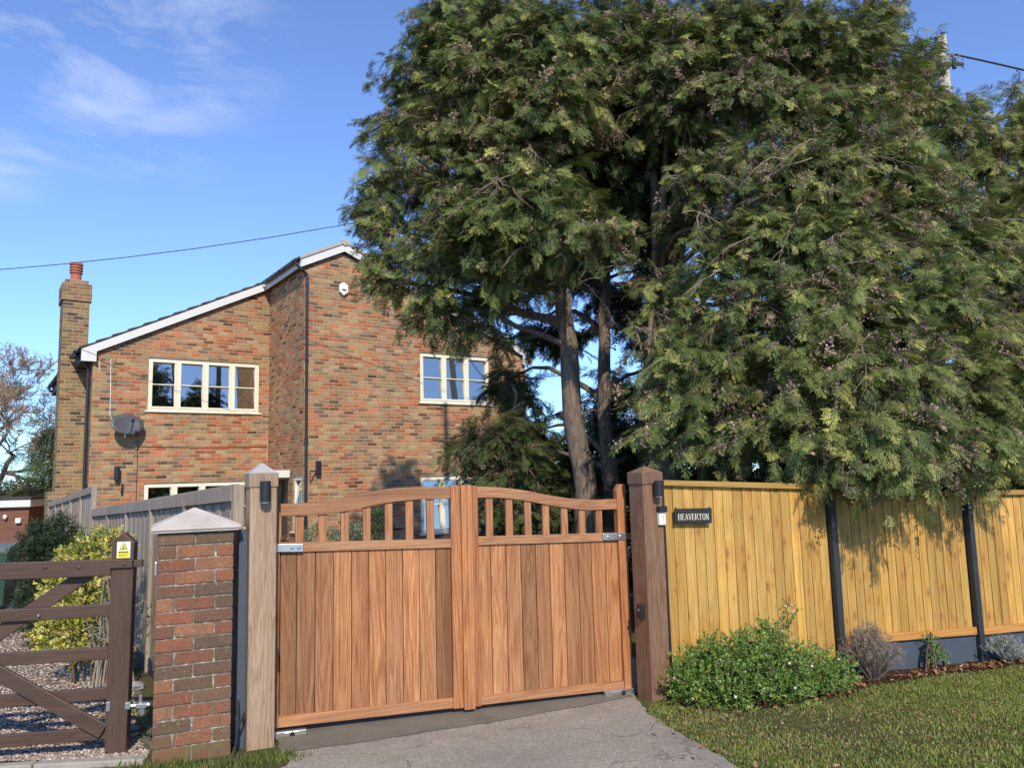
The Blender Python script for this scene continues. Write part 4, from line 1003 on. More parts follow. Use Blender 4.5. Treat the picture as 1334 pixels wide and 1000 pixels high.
def limbs_and_fronds(lobes, trunk, r, dens=1.0, size=.168, cols=None, conefrac=.12, droop=.35, tmpl=FR, nbr=84, per=15):
    """trunk: (K,3) polyline(s) list. returns twig arrays, limb arrays, frond arrays"""
    tw = []; twr = []; lim = []; limr = []
    P = []; X = []; Z = []; Sx = []; C = []
    G = cols
    for (cx, cy, cz, R) in lobes:
        if cz > 7.95 or (10.5 > cy >= 9.9 and cx < 5 and cz > 6.0) or (cy >= 10.5 and cy < 13 and cz > 5.2): continue
        c = np.array([cx, cy, cz])
        # nearest trunk, attach somewhat below/above
        tp = min(trunk, key=lambda T: np.min(np.linalg.norm((T-c)[:, :2], axis=1)))
        zt = np.clip(cz-.15*np.linalg.norm((tp[0]-c)[:2])+r.uniform(-.3, .2), tp[0, 2]+.5, tp[-1, 2])
        a = np.array([np.interp(zt, tp[:, 2], tp[:, k]) for k in range(3)])
        out = c-a; L = np.linalg.norm(out); oh = norm(out*np.array([1, 1, .3]))
        t = np.linspace(0, 1, 7)[:, None]
        path = a+(c-a)*t+np.array([0, 0, 1])*(.16*L*np.sin(t*pi)*r.uniform(.0, 1.2))+np.cumsum(r.normal(0, .035, (7, 3)), 0)*(t*(1-t)*4)
        lim.append(path); limr.append(np.linspace(.018+.014*L, .010, 7))
        nb = max(8, int(nbr*(R/.6)**2*dens)); hue = r.random(); lsz = r.uniform(.8, 1.12); brown = np.array([1.05, 1.0, .98]) if r.random() < .3 else np.ones(3); cone = r.random() < .5
        for _ in range(nb):
            d = r.normal(size=3); d[2] *= .75; d = norm(d)+oh*.35; d = norm(d)
            st = c-oh*R*r.uniform(0, .5)+r.normal(0, .12*R, 3)
            ln = R*r.uniform(.55, 1.1)*(1.0 if d[2] > -.3 else .8)
            tt = np.linspace(0, 1, 5)
            bp = st+d*ln*tt[:, None]; bp[:, 2] -= droop*ln*tt**2.2*(.5+.7*r.random()); bp += np.cumsum(r.normal(0, .018, (5, 3)), 0)
            tw.append(bp); twr.append(np.linspace(.0075, .0022, 5))
            m = max(3, int(per*ln/.65)); ts = r.uniform(.28, 1.0, m); ts[0] = 1.0
            i = np.minimum((ts*4).astype(int), 3); f = ts*4-i
            q = bp[i]*(1-f[:, None])+bp[i+1]*f[:, None]; tg = norm(bp[i+1]-bp[i])
            side = norm(np.cross(tg, np.array([0, 0, 1.])+r.normal(0, .35, (m, 3))))*r.choice([-1, 1], m)[:, None]
            sp = r.uniform(.2, 1.1, m)*(1-.75*(ts > .97))
            ax = tg+side*sp[:, None]+np.array([0, 0, -1])*r.uniform(.0, .75, m)[:, None]
            zz = np.array([0, 0, 1.])+r.normal(0, .55, (m, 3))+d*.4
            P.append(q); X.append(ax); Z.append(zz)
            s_ = size*r.uniform(.5, 1.4, m)*lsz; Sx.append(s_)
            k = np.clip(hue*.5+r.normal(.28, .22, m), 0, 1)[:, None]
            c0 = G[0]*(1-k)+G[1]*k
            yl = (r.random(m) < .16)[:, None]; c0 = np.where(yl, G[2], c0)
            br = (r.random(m) < (conefrac*1.8 if cone else conefrac*.5))[:, None]; c0 = np.where(br & (ts[:, None] > .6), G[3]*r.uniform(.8, 1.3, (m, 1)), c0)
            C.append(c0*brown*r.uniform(.7, 1.3, (m, 1)))
    return (np.array(tw), np.array(twr)), (np.array(lim), np.array(limr)), (np.concatenate(P), np.concatenate(X), np.concatenate(Z), np.concatenate(Sx), np.concatenate(C))

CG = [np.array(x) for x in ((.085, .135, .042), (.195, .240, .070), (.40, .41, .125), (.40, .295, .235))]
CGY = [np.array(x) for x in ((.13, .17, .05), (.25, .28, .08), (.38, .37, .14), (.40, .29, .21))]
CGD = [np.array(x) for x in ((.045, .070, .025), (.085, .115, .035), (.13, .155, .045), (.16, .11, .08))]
def wobble(pts, n=26, amp=.025, r=rng):
    pts = np.array(pts, float); t = np.linspace(0, len(pts)-1, n); i = np.minimum(t.astype(int), len(pts)-2); f = (t-i)[:, None]
    p = pts[i]*(1-f)+pts[i+1]*f; w = r.normal(0, amp, (n, 3)); w = (w+np.roll(w, 1, 0)+np.roll(w, -1, 0))/2; w[0] = 0; return p+w*np.array([1, 1, .2])
def conifer(name, label, base, trunks, radii, lobes, cols=CG, group=None, **kw):
    r = kw.pop('r', rng)
    g = empty(name, base, 0, label, 'tree', group); b0 = np.array(base)
    tl = [wobble(t) for t in trunks]
    V = []; F = []; off = 0
    for t, (ra, rb) in zip(tl, radii):
        rr = np.linspace(ra, rb, len(t)); rr[:3] *= (1.25, 1.12, 1.05)
        v, q = tubes(t[None], rr[None], 18)
        k = np.repeat(1+r.normal(0, .035, len(t)*18)[:, None], 3, 1); cc = np.repeat(t, 18, 0); v = cc+(v-cc)*k
        V.append(v); F.append(q+off); off += len(v)
    # knots and dead stubs
    (tw, twr), (li, lir), fr = limbs_and_fronds(lobes, tl, r, cols=cols, **kw)
    st = []; sr = []
    for t in tl:
        for _ in range(9):
            i = r.integers(3, min(len(t)-1, 20)); a = r.uniform(0, 2*pi); d = np.array([cos(a), sin(a), r.uniform(-.2, .4)]); L = r.uniform(.12, .5)
            st.append(np.array([t[i]+d*L*x for x in np.linspace(0, 1, 7)])+np.cumsum(r.normal(0, .012, (7, 3)), 0)); sr.append(np.linspace(.024, .006, 7))
    li = np.concatenate([li, np.array(st)]); lir = np.concatenate([lir, np.array(sr)])
    v, q = tubes(li, lir, 8); npmesh('trunk', np.concatenate(V+[v]), np.concatenate(F+[q+off]), M_bark, g, smooth=True, loc=base)
    v, q = tubes(tw, twr, 4); tc_ = np.repeat(np.repeat(r.uniform(.5, 1.5, (len(tw), 1))*np.array([.17, .12, .095]), 5*4, 0), 1, 0)
    npmesh('twigs', v, q, M_twig, g, col=tc_, loc=base)
    cn = fr[4][:, 0] > fr[4][:, 1]*1.22
    va, qa, ca_ = place(kw.get('tmpl', FR), *[x[~cn] for x in fr], r); v, q, c = va, qa, ca_
    if cn.any():
        fc = [x[cn] for x in fr]; fc[3] = fc[3]*.75; fc[1] = fc[1]+np.array([0, 0, -.5])
        vb, qb, cb = place(CN, *fc, r, .3); v = np.concatenate([va, vb]); q = np.concatenate([qa, qb+len(va)]); c = np.concatenate([ca_, cb])
    npmesh('crown', v, q, M_leaf, g, col=c, loc=base)
    return g
LB = {
'A': [(-0.70,9.40,7.57,0.62), (-0.84,9.20,6.88,0.60), (-1.20,9.30,6.58,0.55), (-1.41,9.40,6.07,0.50), (-1.53,9.50,5.50,0.50), (-1.65,9.30,5.02,0.42), (-1.54,9.20,4.63,0.45), (-1.49,9.20,4.19,0.45), (-1.62,9.10,3.98,0.28), (-0.95,9.00,3.89,0.50), (-1.02,9.10,3.54,0.38), (-0.61,9.30,3.42,0.38), (-0.74,8.80,4.39,0.65), (-0.55,8.70,5.00,0.75), (-0.62,8.70,5.77,0.75), (-0.15,8.50,6.22,0.80), (-0.05,8.60,6.95,0.80), (0.01,8.30,5.28,0.70), (-0.18,8.30,4.48,0.60), (-0.20,8.60,4.04,0.50), (0.24,8.40,4.06,0.42), (0.33,8.00,4.62,0.60), (0.66,7.70,4.17,0.42), (1.02,7.70,4.08,0.38), (0.54,8.20,5.68,0.80), (0.66,8.30,6.56,0.80), (-0.13,9.00,8.03,0.80), (0.65,9.00,8.11,0.90), (0.51,9.40,9.63,0.90), (-0.34,9.80,3.87,0.45), (-0.16,9.90,3.38,0.30)],
'B': [(1.55,11.0,4.1,.45),(2.0,11.3,3.6,.4),(1.6,12,3.0,.45),(1.2,11.6,2.5,.45),(1.75,11.5,2.3,.5),(.9,11.5,3.6,.4),(1.2,11,4.4,.45),(2.2,10.5,3.1,.35),(2.3,11,2.3,.45),(.2,11,1.7,.5),(1.3,11,1.6,.5),(1.75,9.5,4.75,.55),(1.35,9.8,4.95,.6),(2.1,9.4,5.0,.6),(1.0,9.4,4.55,.42),(1.75,9.9,4.25,.3),(0.55,10.2,4.35,.4),(-0.2,10.2,4.2,.4),(1.5,9.3,6.9,.8),(1.9,9.0,5.9,.6), (1.42,9.30,7.03,0.90), (1.17,9.20,5.96,0.80), (1.65,9.30,5.38,0.70), (1.02,9.80,5.50,0.80), (0.44,10.30,6.05,0.90), (-0.43,10.40,6.11,0.90), (-1.06,10.20,5.49,0.60), (-0.14,10.60,4.83,0.50), (1.87,9.20,6.34,0.80), (1.52,9.60,8.52,1.00), (2.37,9.60,8.95,1.00), (1.43,10.00,10.35,1.00), (0.95,10.80,7.56,1.00), (2.01,9.90,4.45,0.35), (-0.99,10.40,4.68,0.50), (-0.73,10.40,7.39,0.80), (0.06,10.80,8.56,1.00), (0.67,11.50,4.84,0.60), (1.90,12.00,4.19,0.50), (0.42,12.00,3.86,0.50), (-0.08,11.60,2.97,0.50), (0.36,11.60,2.25,0.55), (0.96,12.00,1.78,0.50), (1.84,11.50,1.87,0.60), (2.04,12.50,2.77,0.40)],
'C': [(5.20,9.3,6.75,.36),(5.38,9.3,6.95,.26),(5.05,9.1,6.45,.34),(5.55,9.5,6.35,.38),(5.3,9.2,6.2,.3),(5.8,9.8,6.0,.3),(1.5,8.2,3.25,.25),(1.38,7.9,2.75,.25),(2.04,8.20,6.46,0.80), (2.64,8.10,6.66,0.80), (3.35,8.20,6.52,0.80), (4.04,8.40,6.43,0.70), (4.40,8.60,6.93,0.50), (4.74,8.80,7.10,0.30), (2.07,8.10,5.76,0.65), (2.61,7.90,5.73,0.65), (3.30,8.00,5.59,0.75), (4.21,8.30,5.72,0.65), (4.95,8.70,5.81,0.50), (4.96,8.90,6.30,0.35), (5.32,9.00,6.55,0.25), (5.42,8.90,5.70,0.40), (2.11,7.80,4.67,0.50), (2.65,7.70,4.78,0.65), (3.16,7.60,4.64,0.70), (3.87,7.90,4.83,0.70), (4.52,8.20,4.85,0.60), (1.82,8.80,6.93,0.70), (2.92,8.80,8.01,1.00), (3.94,9.00,8.02,1.00), (3.59,9.40,9.54,1.00), (4.78,9.30,8.22,0.60), (1.89,8.40,4.42,0.38), (1.61,8.00,3.61,0.35), (2.15,7.40,3.87,0.42), (2.55,7.30,3.99,0.55), (2.02,7.40,3.60,0.35), (2.95,7.20,3.79,0.65), (3.57,7.40,3.91,0.70), (4.33,7.80,4.11,0.65), (1.77,7.40,3.03,0.42), (1.58,7.30,2.64,0.42), (1.34,7.30,2.35,0.32), (1.31,7.20,2.01,0.30), (1.68,7.10,2.07,0.42), (1.51,7.20,1.83,0.28), (2.14,7.10,3.11,0.55), (1.97,6.90,2.50,0.50), (2.19,6.80,2.00,0.45), (2.57,6.90,3.05,0.60), (2.52,6.70,2.46,0.60), (2.50,6.40,1.93,0.45), (3.08,6.80,3.02,0.60), (2.97,6.50,2.42,0.60), (2.94,6.30,1.92,0.50), (2.71,6.20,1.64,0.33), (2.97,6.10,1.57,0.30), (3.20,6.10,1.44,0.22), (3.23,6.20,1.87,0.50), (3.43,6.50,2.41,0.60), (3.69,6.90,3.10,0.65), (4.52,7.50,3.68,0.60), (4.22,7.00,2.89,0.60), (3.92,6.70,2.29,0.55), (3.64,6.40,1.75,0.40), (4.15,6.70,1.81,0.42), (4.06,6.60,1.55,0.25), (4.53,7.10,2.46,0.50), (2.56,10.20,5.95,0.90), (3.59,10.00,6.38,0.90), (4.63,10.00,6.35,0.90), (5.39,10.00,5.35,0.70), (3.41,9.80,4.70,0.90), (4.26,9.50,4.28,0.90), (2.76,9.60,3.15,0.70), (3.56,9.20,2.87,0.80), (4.41,9.00,3.00,0.80), (3.05,9.20,2.05,0.60), (3.88,9.00,2.02,0.60), (2.30,9.90,2.31,0.55), (4.68,8.80,2.16,0.60), (2.19,10.00,3.75,0.35), (2.38,9.60,1.61,0.40)],
'D': [(6.28,10,6.45,.3),(6.35,9.9,6.15,.3),(7.04,10,6.6,.3),(6.95,10,6.3,.32),(6.7,9.9,5.9,.4),(6.19,9.60,5.49,0.55), (6.61,9.60,5.69,0.45), (6.54,9.30,4.95,0.60), (5.83,9.00,4.47,0.60), (6.10,8.80,3.93,0.60), (5.73,8.50,3.15,0.60), (5.46,8.20,2.42,0.55), (5.27,8.00,1.84,0.55), (5.89,8.20,2.58,0.80), (6.58,9.00,3.69,0.80), (7.27,9.50,5.01,0.80), (6.22,9.90,6.05,0.35), (5.89,8.10,1.75,0.70), (7.14,10.00,6.29,0.28), (7.42,10.00,5.95,0.40), (5.20,8.20,1.45,0.40), (5.68,8.20,1.36,0.40)],
'E': [(-0.27,9.20,2.00,0.42), (-0.50,9.30,2.14,0.30), (-0.64,9.20,1.87,0.28), (0.02,9.50,2.24,0.36), (0.20,9.40,1.90,0.36), (-0.18,9.20,1.67,0.36), (0.22,9.80,2.55,0.30), (-0.07,9.90,2.77,0.22), (0.28,9.40,1.48,0.32), (-0.55,9.30,1.64,0.25), (-0.19,9.20,1.31,0.35), (0.46,9.50,1.19,0.35), (1.05,9.80,1.17,0.35)],

}
conifer('conifer_tree', 'leaning conifer with a bare pale trunk behind the right gate leaf, crown over the gable', (.88, 9.3, -.24),
        [[(.88, 9.3, -.3), (.862, 9.3, .92), (.837, 9.3, 1.741), (.73, 9.3, 2.675), (.649, 9.3, 3.632), (.592, 9.3, 4.217), (.54, 9.3, 5.613), (.455, 9.3, 7.7), (.4, 9.3, 10)]], [(.155, .05)], LB['A'], conefrac=.14)
conifer('conifer_tree', 'slimmer upright conifer trunk just right of the leaning one, dark inner crown', (1.22, 9.9, -.27),
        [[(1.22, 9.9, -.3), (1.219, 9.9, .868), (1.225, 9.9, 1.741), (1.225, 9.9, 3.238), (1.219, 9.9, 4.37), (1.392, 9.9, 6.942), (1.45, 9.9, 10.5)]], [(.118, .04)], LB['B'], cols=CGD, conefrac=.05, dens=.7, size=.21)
conifer('conifer_tree', 'biggest conifer, thick dark trunk behind the red-brown post, boughs drooping over the yellow fence', (1.80, 9.2, -.24),
        [[(1.80, 9.2, -.3), (1.812, 9.2, .903), (1.833, 9.2, 2.08), (1.934, 9.2, 3.386), (2.067, 9.2, 4.54), (2.907, 9.2, 7.56), (3.1, 9.2, 10)],
         [(3.3, 9.4, -.3), (3.35, 9.3, 2.), (3.5, 9.1, 4.5), (3.8, 9.2, 7.5)], [(1.93, 9.15, 3.3), (1.75, 9.0, 3.75), (1.5, 8.8, 3.80), (1.33, 8.6, 3.70)]], [(.25, .07), (.16, .05), (.085, .05)], LB['C'], conefrac=.18)
conifer('conifer_tree', 'lighter yellow-green conifer at the right edge of the view behind the fence', (6.4, 9.6, -.25),
        [[(6.4, 9.6, -.3), (6.4, 9.6, 3), (6.35, 9.7, 5.4), (6.29, 10, 6.45)], [(6.9, 9.9, 3), (7.0, 9.95, 5.6), (7.04, 10, 6.6)]], [(.16, .008), (.05, .008)], LB['D'], cols=CGY, conefrac=.12)
conifer('young_conifer', 'small bushy conifer in front of the gable windows, seen over the gate', (.0, 9.4, -.24),
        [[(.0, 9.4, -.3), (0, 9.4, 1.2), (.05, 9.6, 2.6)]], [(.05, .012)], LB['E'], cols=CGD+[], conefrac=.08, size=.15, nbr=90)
# long bare twigs in the crown of the big tree
def baretwigs():
    r = np.random.default_rng(8); T = []; Rr = []
    sites = [(2.55, 7.1, 3.9), (3.2, 6.9, 3.6), (2.1, 7.3, 3.3), (1.9, 7.4, 4.3), (2.7, 7.2, 4.5), (3.4, 7.2, 4.3), (3.0, 6.6, 2.9), (2.2, 6.9, 2.7), (1.5, 7.6, 3.0), (.55, 8.0, 4.3), (-.2, 8.2, 4.7), (.2, 8.2, 5.0), (-.7, 8.6, 5.3), (4.2, 7.3, 3.6), (1.2, 8.6, 3.9), (5.3, 8.3, 4.2), (5.6, 8.2, 3.9)]
    for s in sites:
        for _ in range(4):
            p = np.array(s)+r.normal(0, .16, 3); d = norm(np.array([r.normal(0, 1), r.uniform(-1, 0), r.normal(.1, .5)])); L = r.uniform(.25, .6)
            t = np.linspace(0, 1, 8)[:, None]; q = p+d*L*t+np.array([0, 0, -1])*L*.5*t**2+np.cumsum(r.normal(0, .012, (8, 3)), 0); T.append(q); Rr.append(np.linspace(.008, .002, 8))
            for k in range(2, 8):
                for sgn in (-1, 1):
                    e = norm(d+sgn*norm(np.cross(d, [0, 0, 1]))*r.uniform(.5, 1.2)+np.array([0, 0, r.uniform(-.9, .2)])); l2 = r.uniform(.05, .18)
                    T.append(q[k]+e*l2*t+np.array([0, 0, -1])*l2*.3*t**2); Rr.append(np.linspace(.0038, .0012, 8))
    v, q = tubes(np.array(T), np.array(Rr), 4); root = [o for o in bpy.data.objects if o.name == 'conifer_tree.002'][0]
    c = np.repeat(r.uniform(.6, 1.3, (len(T), 1))*np.array([.26, .20, .15]), 32, 0)
    npmesh('dead_twigs', v, q, M_twig, root, col=c, loc=tuple(root.location))
baretwigs()

# ------------------------------------------------------------------ broad-leaved shrubs
def shrub(name, label, base, lobes, cols, size, n, tmpl, cat='shrub', up=.4, stems=20, stemcol=(.12, .09, .06), group=None, shell=(.62, 1.0), mat=None):
    r = rng; g = empty(name, base, 0, label, cat, group)
    P = []; D = []
    w = np.array([l[3]**2 for l in lobes]); w /= w.sum()
    for (cx, cy, cz, R), k in zip(lobes, w):
        m = int(n*k); d = norm(r.normal(size=(m, 3))); p = np.array([cx, cy, cz])+d*R*r.uniform(*shell, (m, 1))*np.array([1, 1, .9]); P.append(p); D.append(d)
    P = np.concatenate(P); D = np.concatenate(D); keep = P[:, 2] > gz(P[:, 1])+.02; P = P[keep]; D = D[keep]; m = len(P)
    X = D+r.normal(0, .45, (m, 3))+np.array([0, 0, up]); Z = D+r.normal(0, .6, (m, 3))+np.array([0, 0, .5])
    k = r.random((m, 1)); ci = r.integers(0, len(cols), m); C = np.array(cols)[ci]*r.uniform(.75, 1.25, (m, 1))
    v, q, c = place(tmpl, P, X, Z, size*r.uniform(.65, 1.25, m), C, r); npmesh('foliage', v, q, mat or M_bleaf, g, col=c, loc=base)
    T = []; Rr = []; t = np.linspace(0, 1, 6)[:, None]
    for _ in range(stems):
        e = P[r.integers(0, m)]; b = np.array([base[0], base[1], float(gz(base[1]))])+np.array([r.normal(0, .06), r.normal(0, .06), 0])
        T.append(b+(e-b)*t+np.array([0, 0, 1])*.15*np.sin(t*pi)+r.normal(0, .01, (6, 3))*t); Rr.append(np.linspace(.009, .003, 6))
    v, q = tubes(np.array(T), np.array(Rr), 5); npmesh('stems', v, q, M_twig, g, col=np.tile(np.array(stemcol), (len(v), 1)), loc=base)
    return g
SP = [spray_template(9, TR) for _ in range(4)]; SPN = [spray_template(14, TR, .07) for _ in range(4)]; LF = [leaf_template()]
shrub('evergreen_bush', 'dark green rounded bush against the silvered fence behind the five-bar gate', (-5.4, 8.9, -.22),
      [(-5.298, 9, 1.02, .22), (-5.50, 9, .70, .28), (-5.061, 9, .70, .28), (-5.3, 9, .40, .36), (-5.45, 9, .95, .22), (-5.05, 9.1, .30, .32), (-5.42, 9, .15, .3)], [(.035, .06, .025), (.05, .085, .03), (.025, .045, .022)], .15, 2600, SPN, 'bush', up=.8)
shrub('variegated_shrub', 'bright yellow and green variegated shrub behind the five-bar gate', (-3.9, 7.0, -.12),
      [(-3.78, 7.0, 1.0, .20), (-3.62, 7.0, 1.02, .17), (-4.03, 7.0, .72, .20), (-4.03, 7.0, .32, .22), (-3.84, 7.0, .28, .24), (-3.92, 7.0, .66, .27), (-3.75, 7.0, .62, .22), (-3.95, 7.0, .92, .16)],
      [(.62, .54, .12), (.70, .64, .24), (.52, .48, .07), (.30, .34, .05), (.10, .17, .03), (.66, .58, .16)], .105, 1700, SP, 'shrub', stems=7)
shrub('twiggy_shrub', 'bare straggly grey twigs beside the yellow variegated shrub', (-3.5, 6.8, -.115), [(-3.507, 6.8, .5, .3), (-3.45, 6.75, .25, .25), (-3.45, 6.8, .8, .2)], [(.22, .19, .14), (.13, .15, .06)], .06, 260, SP, 'shrub', stems=110, stemcol=(.30, .26, .21), shell=(.2, 1))
GB = [(.20, .25, .16), (.14, .20, .10), (.27, .31, .21), (.10, .15, .07)]
shrub('round_bush', 'greyish green bush seen through the leftmost balusters of the gate', (-2.42, 9.5, -.25), [(-2.404, 9.5, .85, .22), (-2.404, 9.5, .45, .3)], GB, .07, 1100, SP, 'bush', group='clipped bushes behind the gate')
shrub('round_bush', 'greyish green bush between the third and fifth balusters of the left gate leaf', (-1.95, 9.5, -.25), [(-1.983, 9.5, .82, .26), (-1.983, 9.5, .4, .34)], GB, .07, 1400, SP, 'bush', group='clipped bushes behind the gate')
shrub('upright_bush', 'darker green upright bush seen through the middle of the left gate leaf', (-1.72, 9.7, -.26), [(-1.737, 9.7, 1.08, .14), (-1.72, 9.7, .7, .2), (-1.72, 9.7, .3, .25)], [(.05, .09, .03), (.08, .13, .04)], .09, 800, SP, 'bush')
shrub('reddish_shrub', 'small mixed green and rusty shrub by the hinge of the left gate leaf', (-2.85, 9.2, -.235), [(-2.78, 9.2, .75, .18), (-2.8, 9.2, .4, .25)], [(.10, .16, .05), (.28, .12, .06), (.16, .20, .07)], .09, 500, SP)
# laurel and dark growth behind the fence and gate
shrub('dark_hedge', 'dark evergreen hedge filling the gap behind the conifer trunks', (1.6, 12.8, -.4), [(x, 12.6+.2*sin(x*3), z, .6) for x in np.arange(-.2, 6.2, .55) for z in (.3, 1.0, 1.6)], [(.025, .045, .018), (.04, .065, .02), (.02, .03, .015)], .26, 6500, SP, 'hedge', stems=40)
shrub('dark_hedge', 'dark shrubbery directly behind the yellow fence under the biggest conifer', (4.0, 8.6, -.2), [(x, 8.5+.28*(x-2), z, .45) for x in np.arange(2.2, 8.2, .5) for z in (.3, .9)], [(.025, .04, .016), (.035, .055, .02)], .22, 3600, SP, 'hedge', stems=30)
# rose bush on the verge
def rose():
    base = (1.75, 5.80, -.065)
    lobes = [(1.20, 5.72, .08, .15), (1.38, 5.74, .13, .20), (1.55, 5.74, .14, .22), (1.72, 5.76, .17, .22), (1.90, 5.78, .16, .22), (2.08, 5.86, .10, .20), (2.25, 5.97, .06, .17), (1.40, 5.82, .28, .10), (1.62, 5.85, .33, .10), (1.90, 5.9, .36, .08), (2.02, 5.98, .44, .055), (2.06, 6.0, .54, .04), (1.80, 5.9, .42, .05), (1.22, 5.80, .24, .07), (2.42, 6.03, .04, .13), (1.5, 5.62, .04, .17), (1.85, 5.64, .04, .18), (1.30, 5.66, .02, .15)]
    g = shrub('rose_bush', 'leafy green rose bush with pink and red blooms at the foot of the yellow fence', base, lobes, [(.13, .23, .04), (.21, .33, .07), (.09, .16, .03), (.30, .40, .10), (.17, .27, .05)], .075, 3500, SP, 'rose bush', stems=80, shell=(.3, 1.2), up=.3)
    r = rng; P = []; 
    for _ in range(40):
        l = lobes[r.integers(0, len(lobes))]; d = norm(r.normal(size=3)); d[1] = -abs(d[1]); d[2] = abs(d[2])*.6 if r.random() < .5 else d[2]; P.append(np.array(l[:3])+d*l[3]*1.05)
    for p in P:
        if p[2] < -.02: continue
        big = r.random() < .12; s = .015 if big else .010; mb = MB()
        c = (.62, .14, .08) if big else ((.80, .45, .40) if r.random() < .6 else (.85, .72, .66))
        M_ = Matrix.Rotation(r.uniform(-.6, .6), 4, 'X')
        mb.lathe([(s*.3, -s), (s, -.2*s), (s*.8, s*.6), (s*.25, s*.9)], c=tuple(p-np.array(base)), n=7, col=c, M=M_); mb.build('bloom', M_petal, g)
M_petal = leafmat('petals', .2, .6, .2)
rose()
def lavender(name, label, base, R, H, col, n, cat='shrub'):
    r = rng; g = empty(name, base, 0, label, cat); T = []; Rr = []; t = np.linspace(0, 1, 6)[:, None]; b0 = np.array(base)
    for _ in range(n):
        a = r.uniform(0, 2*pi); k = r.uniform(.1, 1); e = b0+np.array([cos(a)*R*k, sin(a)*R*k, H*(1-.45*k*k)*r.uniform(.7, 1.08)]); b = b0+np.array([cos(a), sin(a), 0])*R*.15*k
        T.append(b+(e-b)*t+r.normal(0, .008, (6, 3))*t+np.array([0, 0, 1])*.03*np.sin(t*pi)); Rr.append(np.linspace(.0030, .0013, 6))
    T = np.array(T); v, q = tubes(T, np.array(Rr), 4); c = np.repeat(r.uniform(.6, 1.35, (n, 1))*np.array(col), 24, 0); npmesh('stems', v, q, M_twig, g, col=c, loc=base)
    tips = np.repeat(T[:, -1], 2, 0)-np.array([0, 0, .02])*r.random((2*n, 1)); m = len(tips)
    C = np.array(col)*r.uniform(.7, 1.5, (m, 1)); v, q, c = place(SPN, tips, r.normal(0, .5, (m, 3))+[0, 0, 1], r.normal(size=(m, 3)), .05*r.uniform(.6, 1.3, m), C, r); npmesh('seed_heads', v, q, M_bleaf, g, col=c, loc=base)
    return g
lavender('lavender_plant', 'faded grey-brown lavender clump in front of the first black fence post', (2.82, 6.36, -.095), .25, .40, (.29, .235, .185), 330)
lavender('grey_plant', 'pale silvery wiry plant against the gravel board at the second post', (4.22, 6.88, -.12), .20, .20, (.33, .35, .31), 190)
shrub('green_sprig', 'single fresh green sprig growing in front of the blue-grey gravel board', (3.50, 6.70, -.11), [(3.50, 6.70, .03, .09), (3.48, 6.70, .12, .06), (3.56, 6.70, -.02, .07)], [(.16, .28, .08), (.22, .34, .12)], .06, 90, SP, 'plant', stems=8, shell=(.1, 1))

# ------------------------------------------------------------------ grass, leaves, gravel (nobody could count them)
def grass(name, label, regions, hmin, hmax, cols, wid=.0035):
    r = rng; P = []
    for (test, x0, x1, y0, y1, dens) in regions:
        n = int((x1-x0)*(y1-y0)*dens); p = np.stack([r.uniform(x0, x1, n), r.uniform(y0, y1, n)], 1); P.append(p[test(p)])
    p = np.concatenate(P); n = len(p)
    nz = np.sin(p[:, 0]*5.1+2*np.sin(p[:, 1]*3.3))*np.sin(p[:, 1]*6.3+p[:, 0]*2.1)+.6*np.sin(p[:, 0]*13+1)*np.sin(p[:, 1]*15)
    wear = np.exp(-((p[:, 0]-1.75)/.9)**2-((p[:, 1]-5.1)/.65)**2)
    keep = r.random(n) < np.clip(.92+.12*nz-.6*wear+.25*np.sin(p[:, 0]*3.1+p[:, 1]*4.7), .15, 1); p = p[keep]; nz = nz[keep]; wear = wear[keep]; n = len(p)
    h = hmin+(hmax-hmin)*r.random(n)**1.8*1.3*(1+.35*nz)*(1-.35*wear); a = r.uniform(0, 2*pi, n); l = r.uniform(.1, .9, n)*h
    b = np.stack([p[:, 0], p[:, 1], gz(p[:, 1])], 1); d = np.stack([np.cos(a), np.sin(a), 0*a], 1); s = np.stack([-np.sin(a), np.cos(a), 0*a], 1)*(wid*r.uniform(.6, 1.3, n))[:, None]
    up = np.array([0, 0, 1.])
    mid = b+d*(l*.35)[:, None]+up*(h*.6)[:, None]; tip = b+d*l[:, None]+up*(h*.95)[:, None]
    V = np.stack([b-s, b+s, mid+s*.7, mid-s*.7, tip], 1).reshape(-1, 3); i = (np.arange(n)*5)[:, None]
    F = np.concatenate([i+np.array([[0, 1, 2, 3]]), i+np.array([[3, 2, 4, 4]])]); 
    F4 = i+np.array([[0, 1, 2, 3]]); T3 = i+np.array([[3, 2, 4]]); tri = np.concatenate([i+np.array([[0, 1, 2]]), i+np.array([[0, 2, 3]]), T3])
    k = np.clip(.5+.25*nz+r.normal(0, .25, n)-.3*wear, 0, 1)[:, None]; C = np.array(cols[0])*(1-k)+np.array(cols[1])*k
    dry = r.random(n) < .10+.28*wear; yel = r.random(n) < .18; C[yel] = C[yel]*[1.6, 1.25, 1.1]; C[dry] = np.array(cols[2])*r.uniform(.7, 1.3, (dry.sum(), 1)); C *= r.uniform(.75, 1.25, (n, 1))
    o = npmesh(name, V, tri, M_grass, col=np.repeat(C, 5, 0)); return tag(o, label, 'grass', kind='stuff')
def verge(p):
    x, y = p[:, 0], p[:, 1]
    edge = np.interp(y, [2.35, 3.1, 4.05, 4.35, 4.75, 5.15, 5.45, 5.9], [3.0, 2.1, 1.35, 1.16, 1.06, .93, .87, .98])
    fr = np.interp(x, [.9, 1.25, 1.7, 2.3, 2.7, 3.4, 4.1, 4.8, 9], [5.9, 5.66, 5.55, 5.75, 6.1, 6.38, 6.62, 6.85, 8.3])
    e = rng.normal(0, .02, len(p)); return (x > edge+e) & (y < fr+e*2)
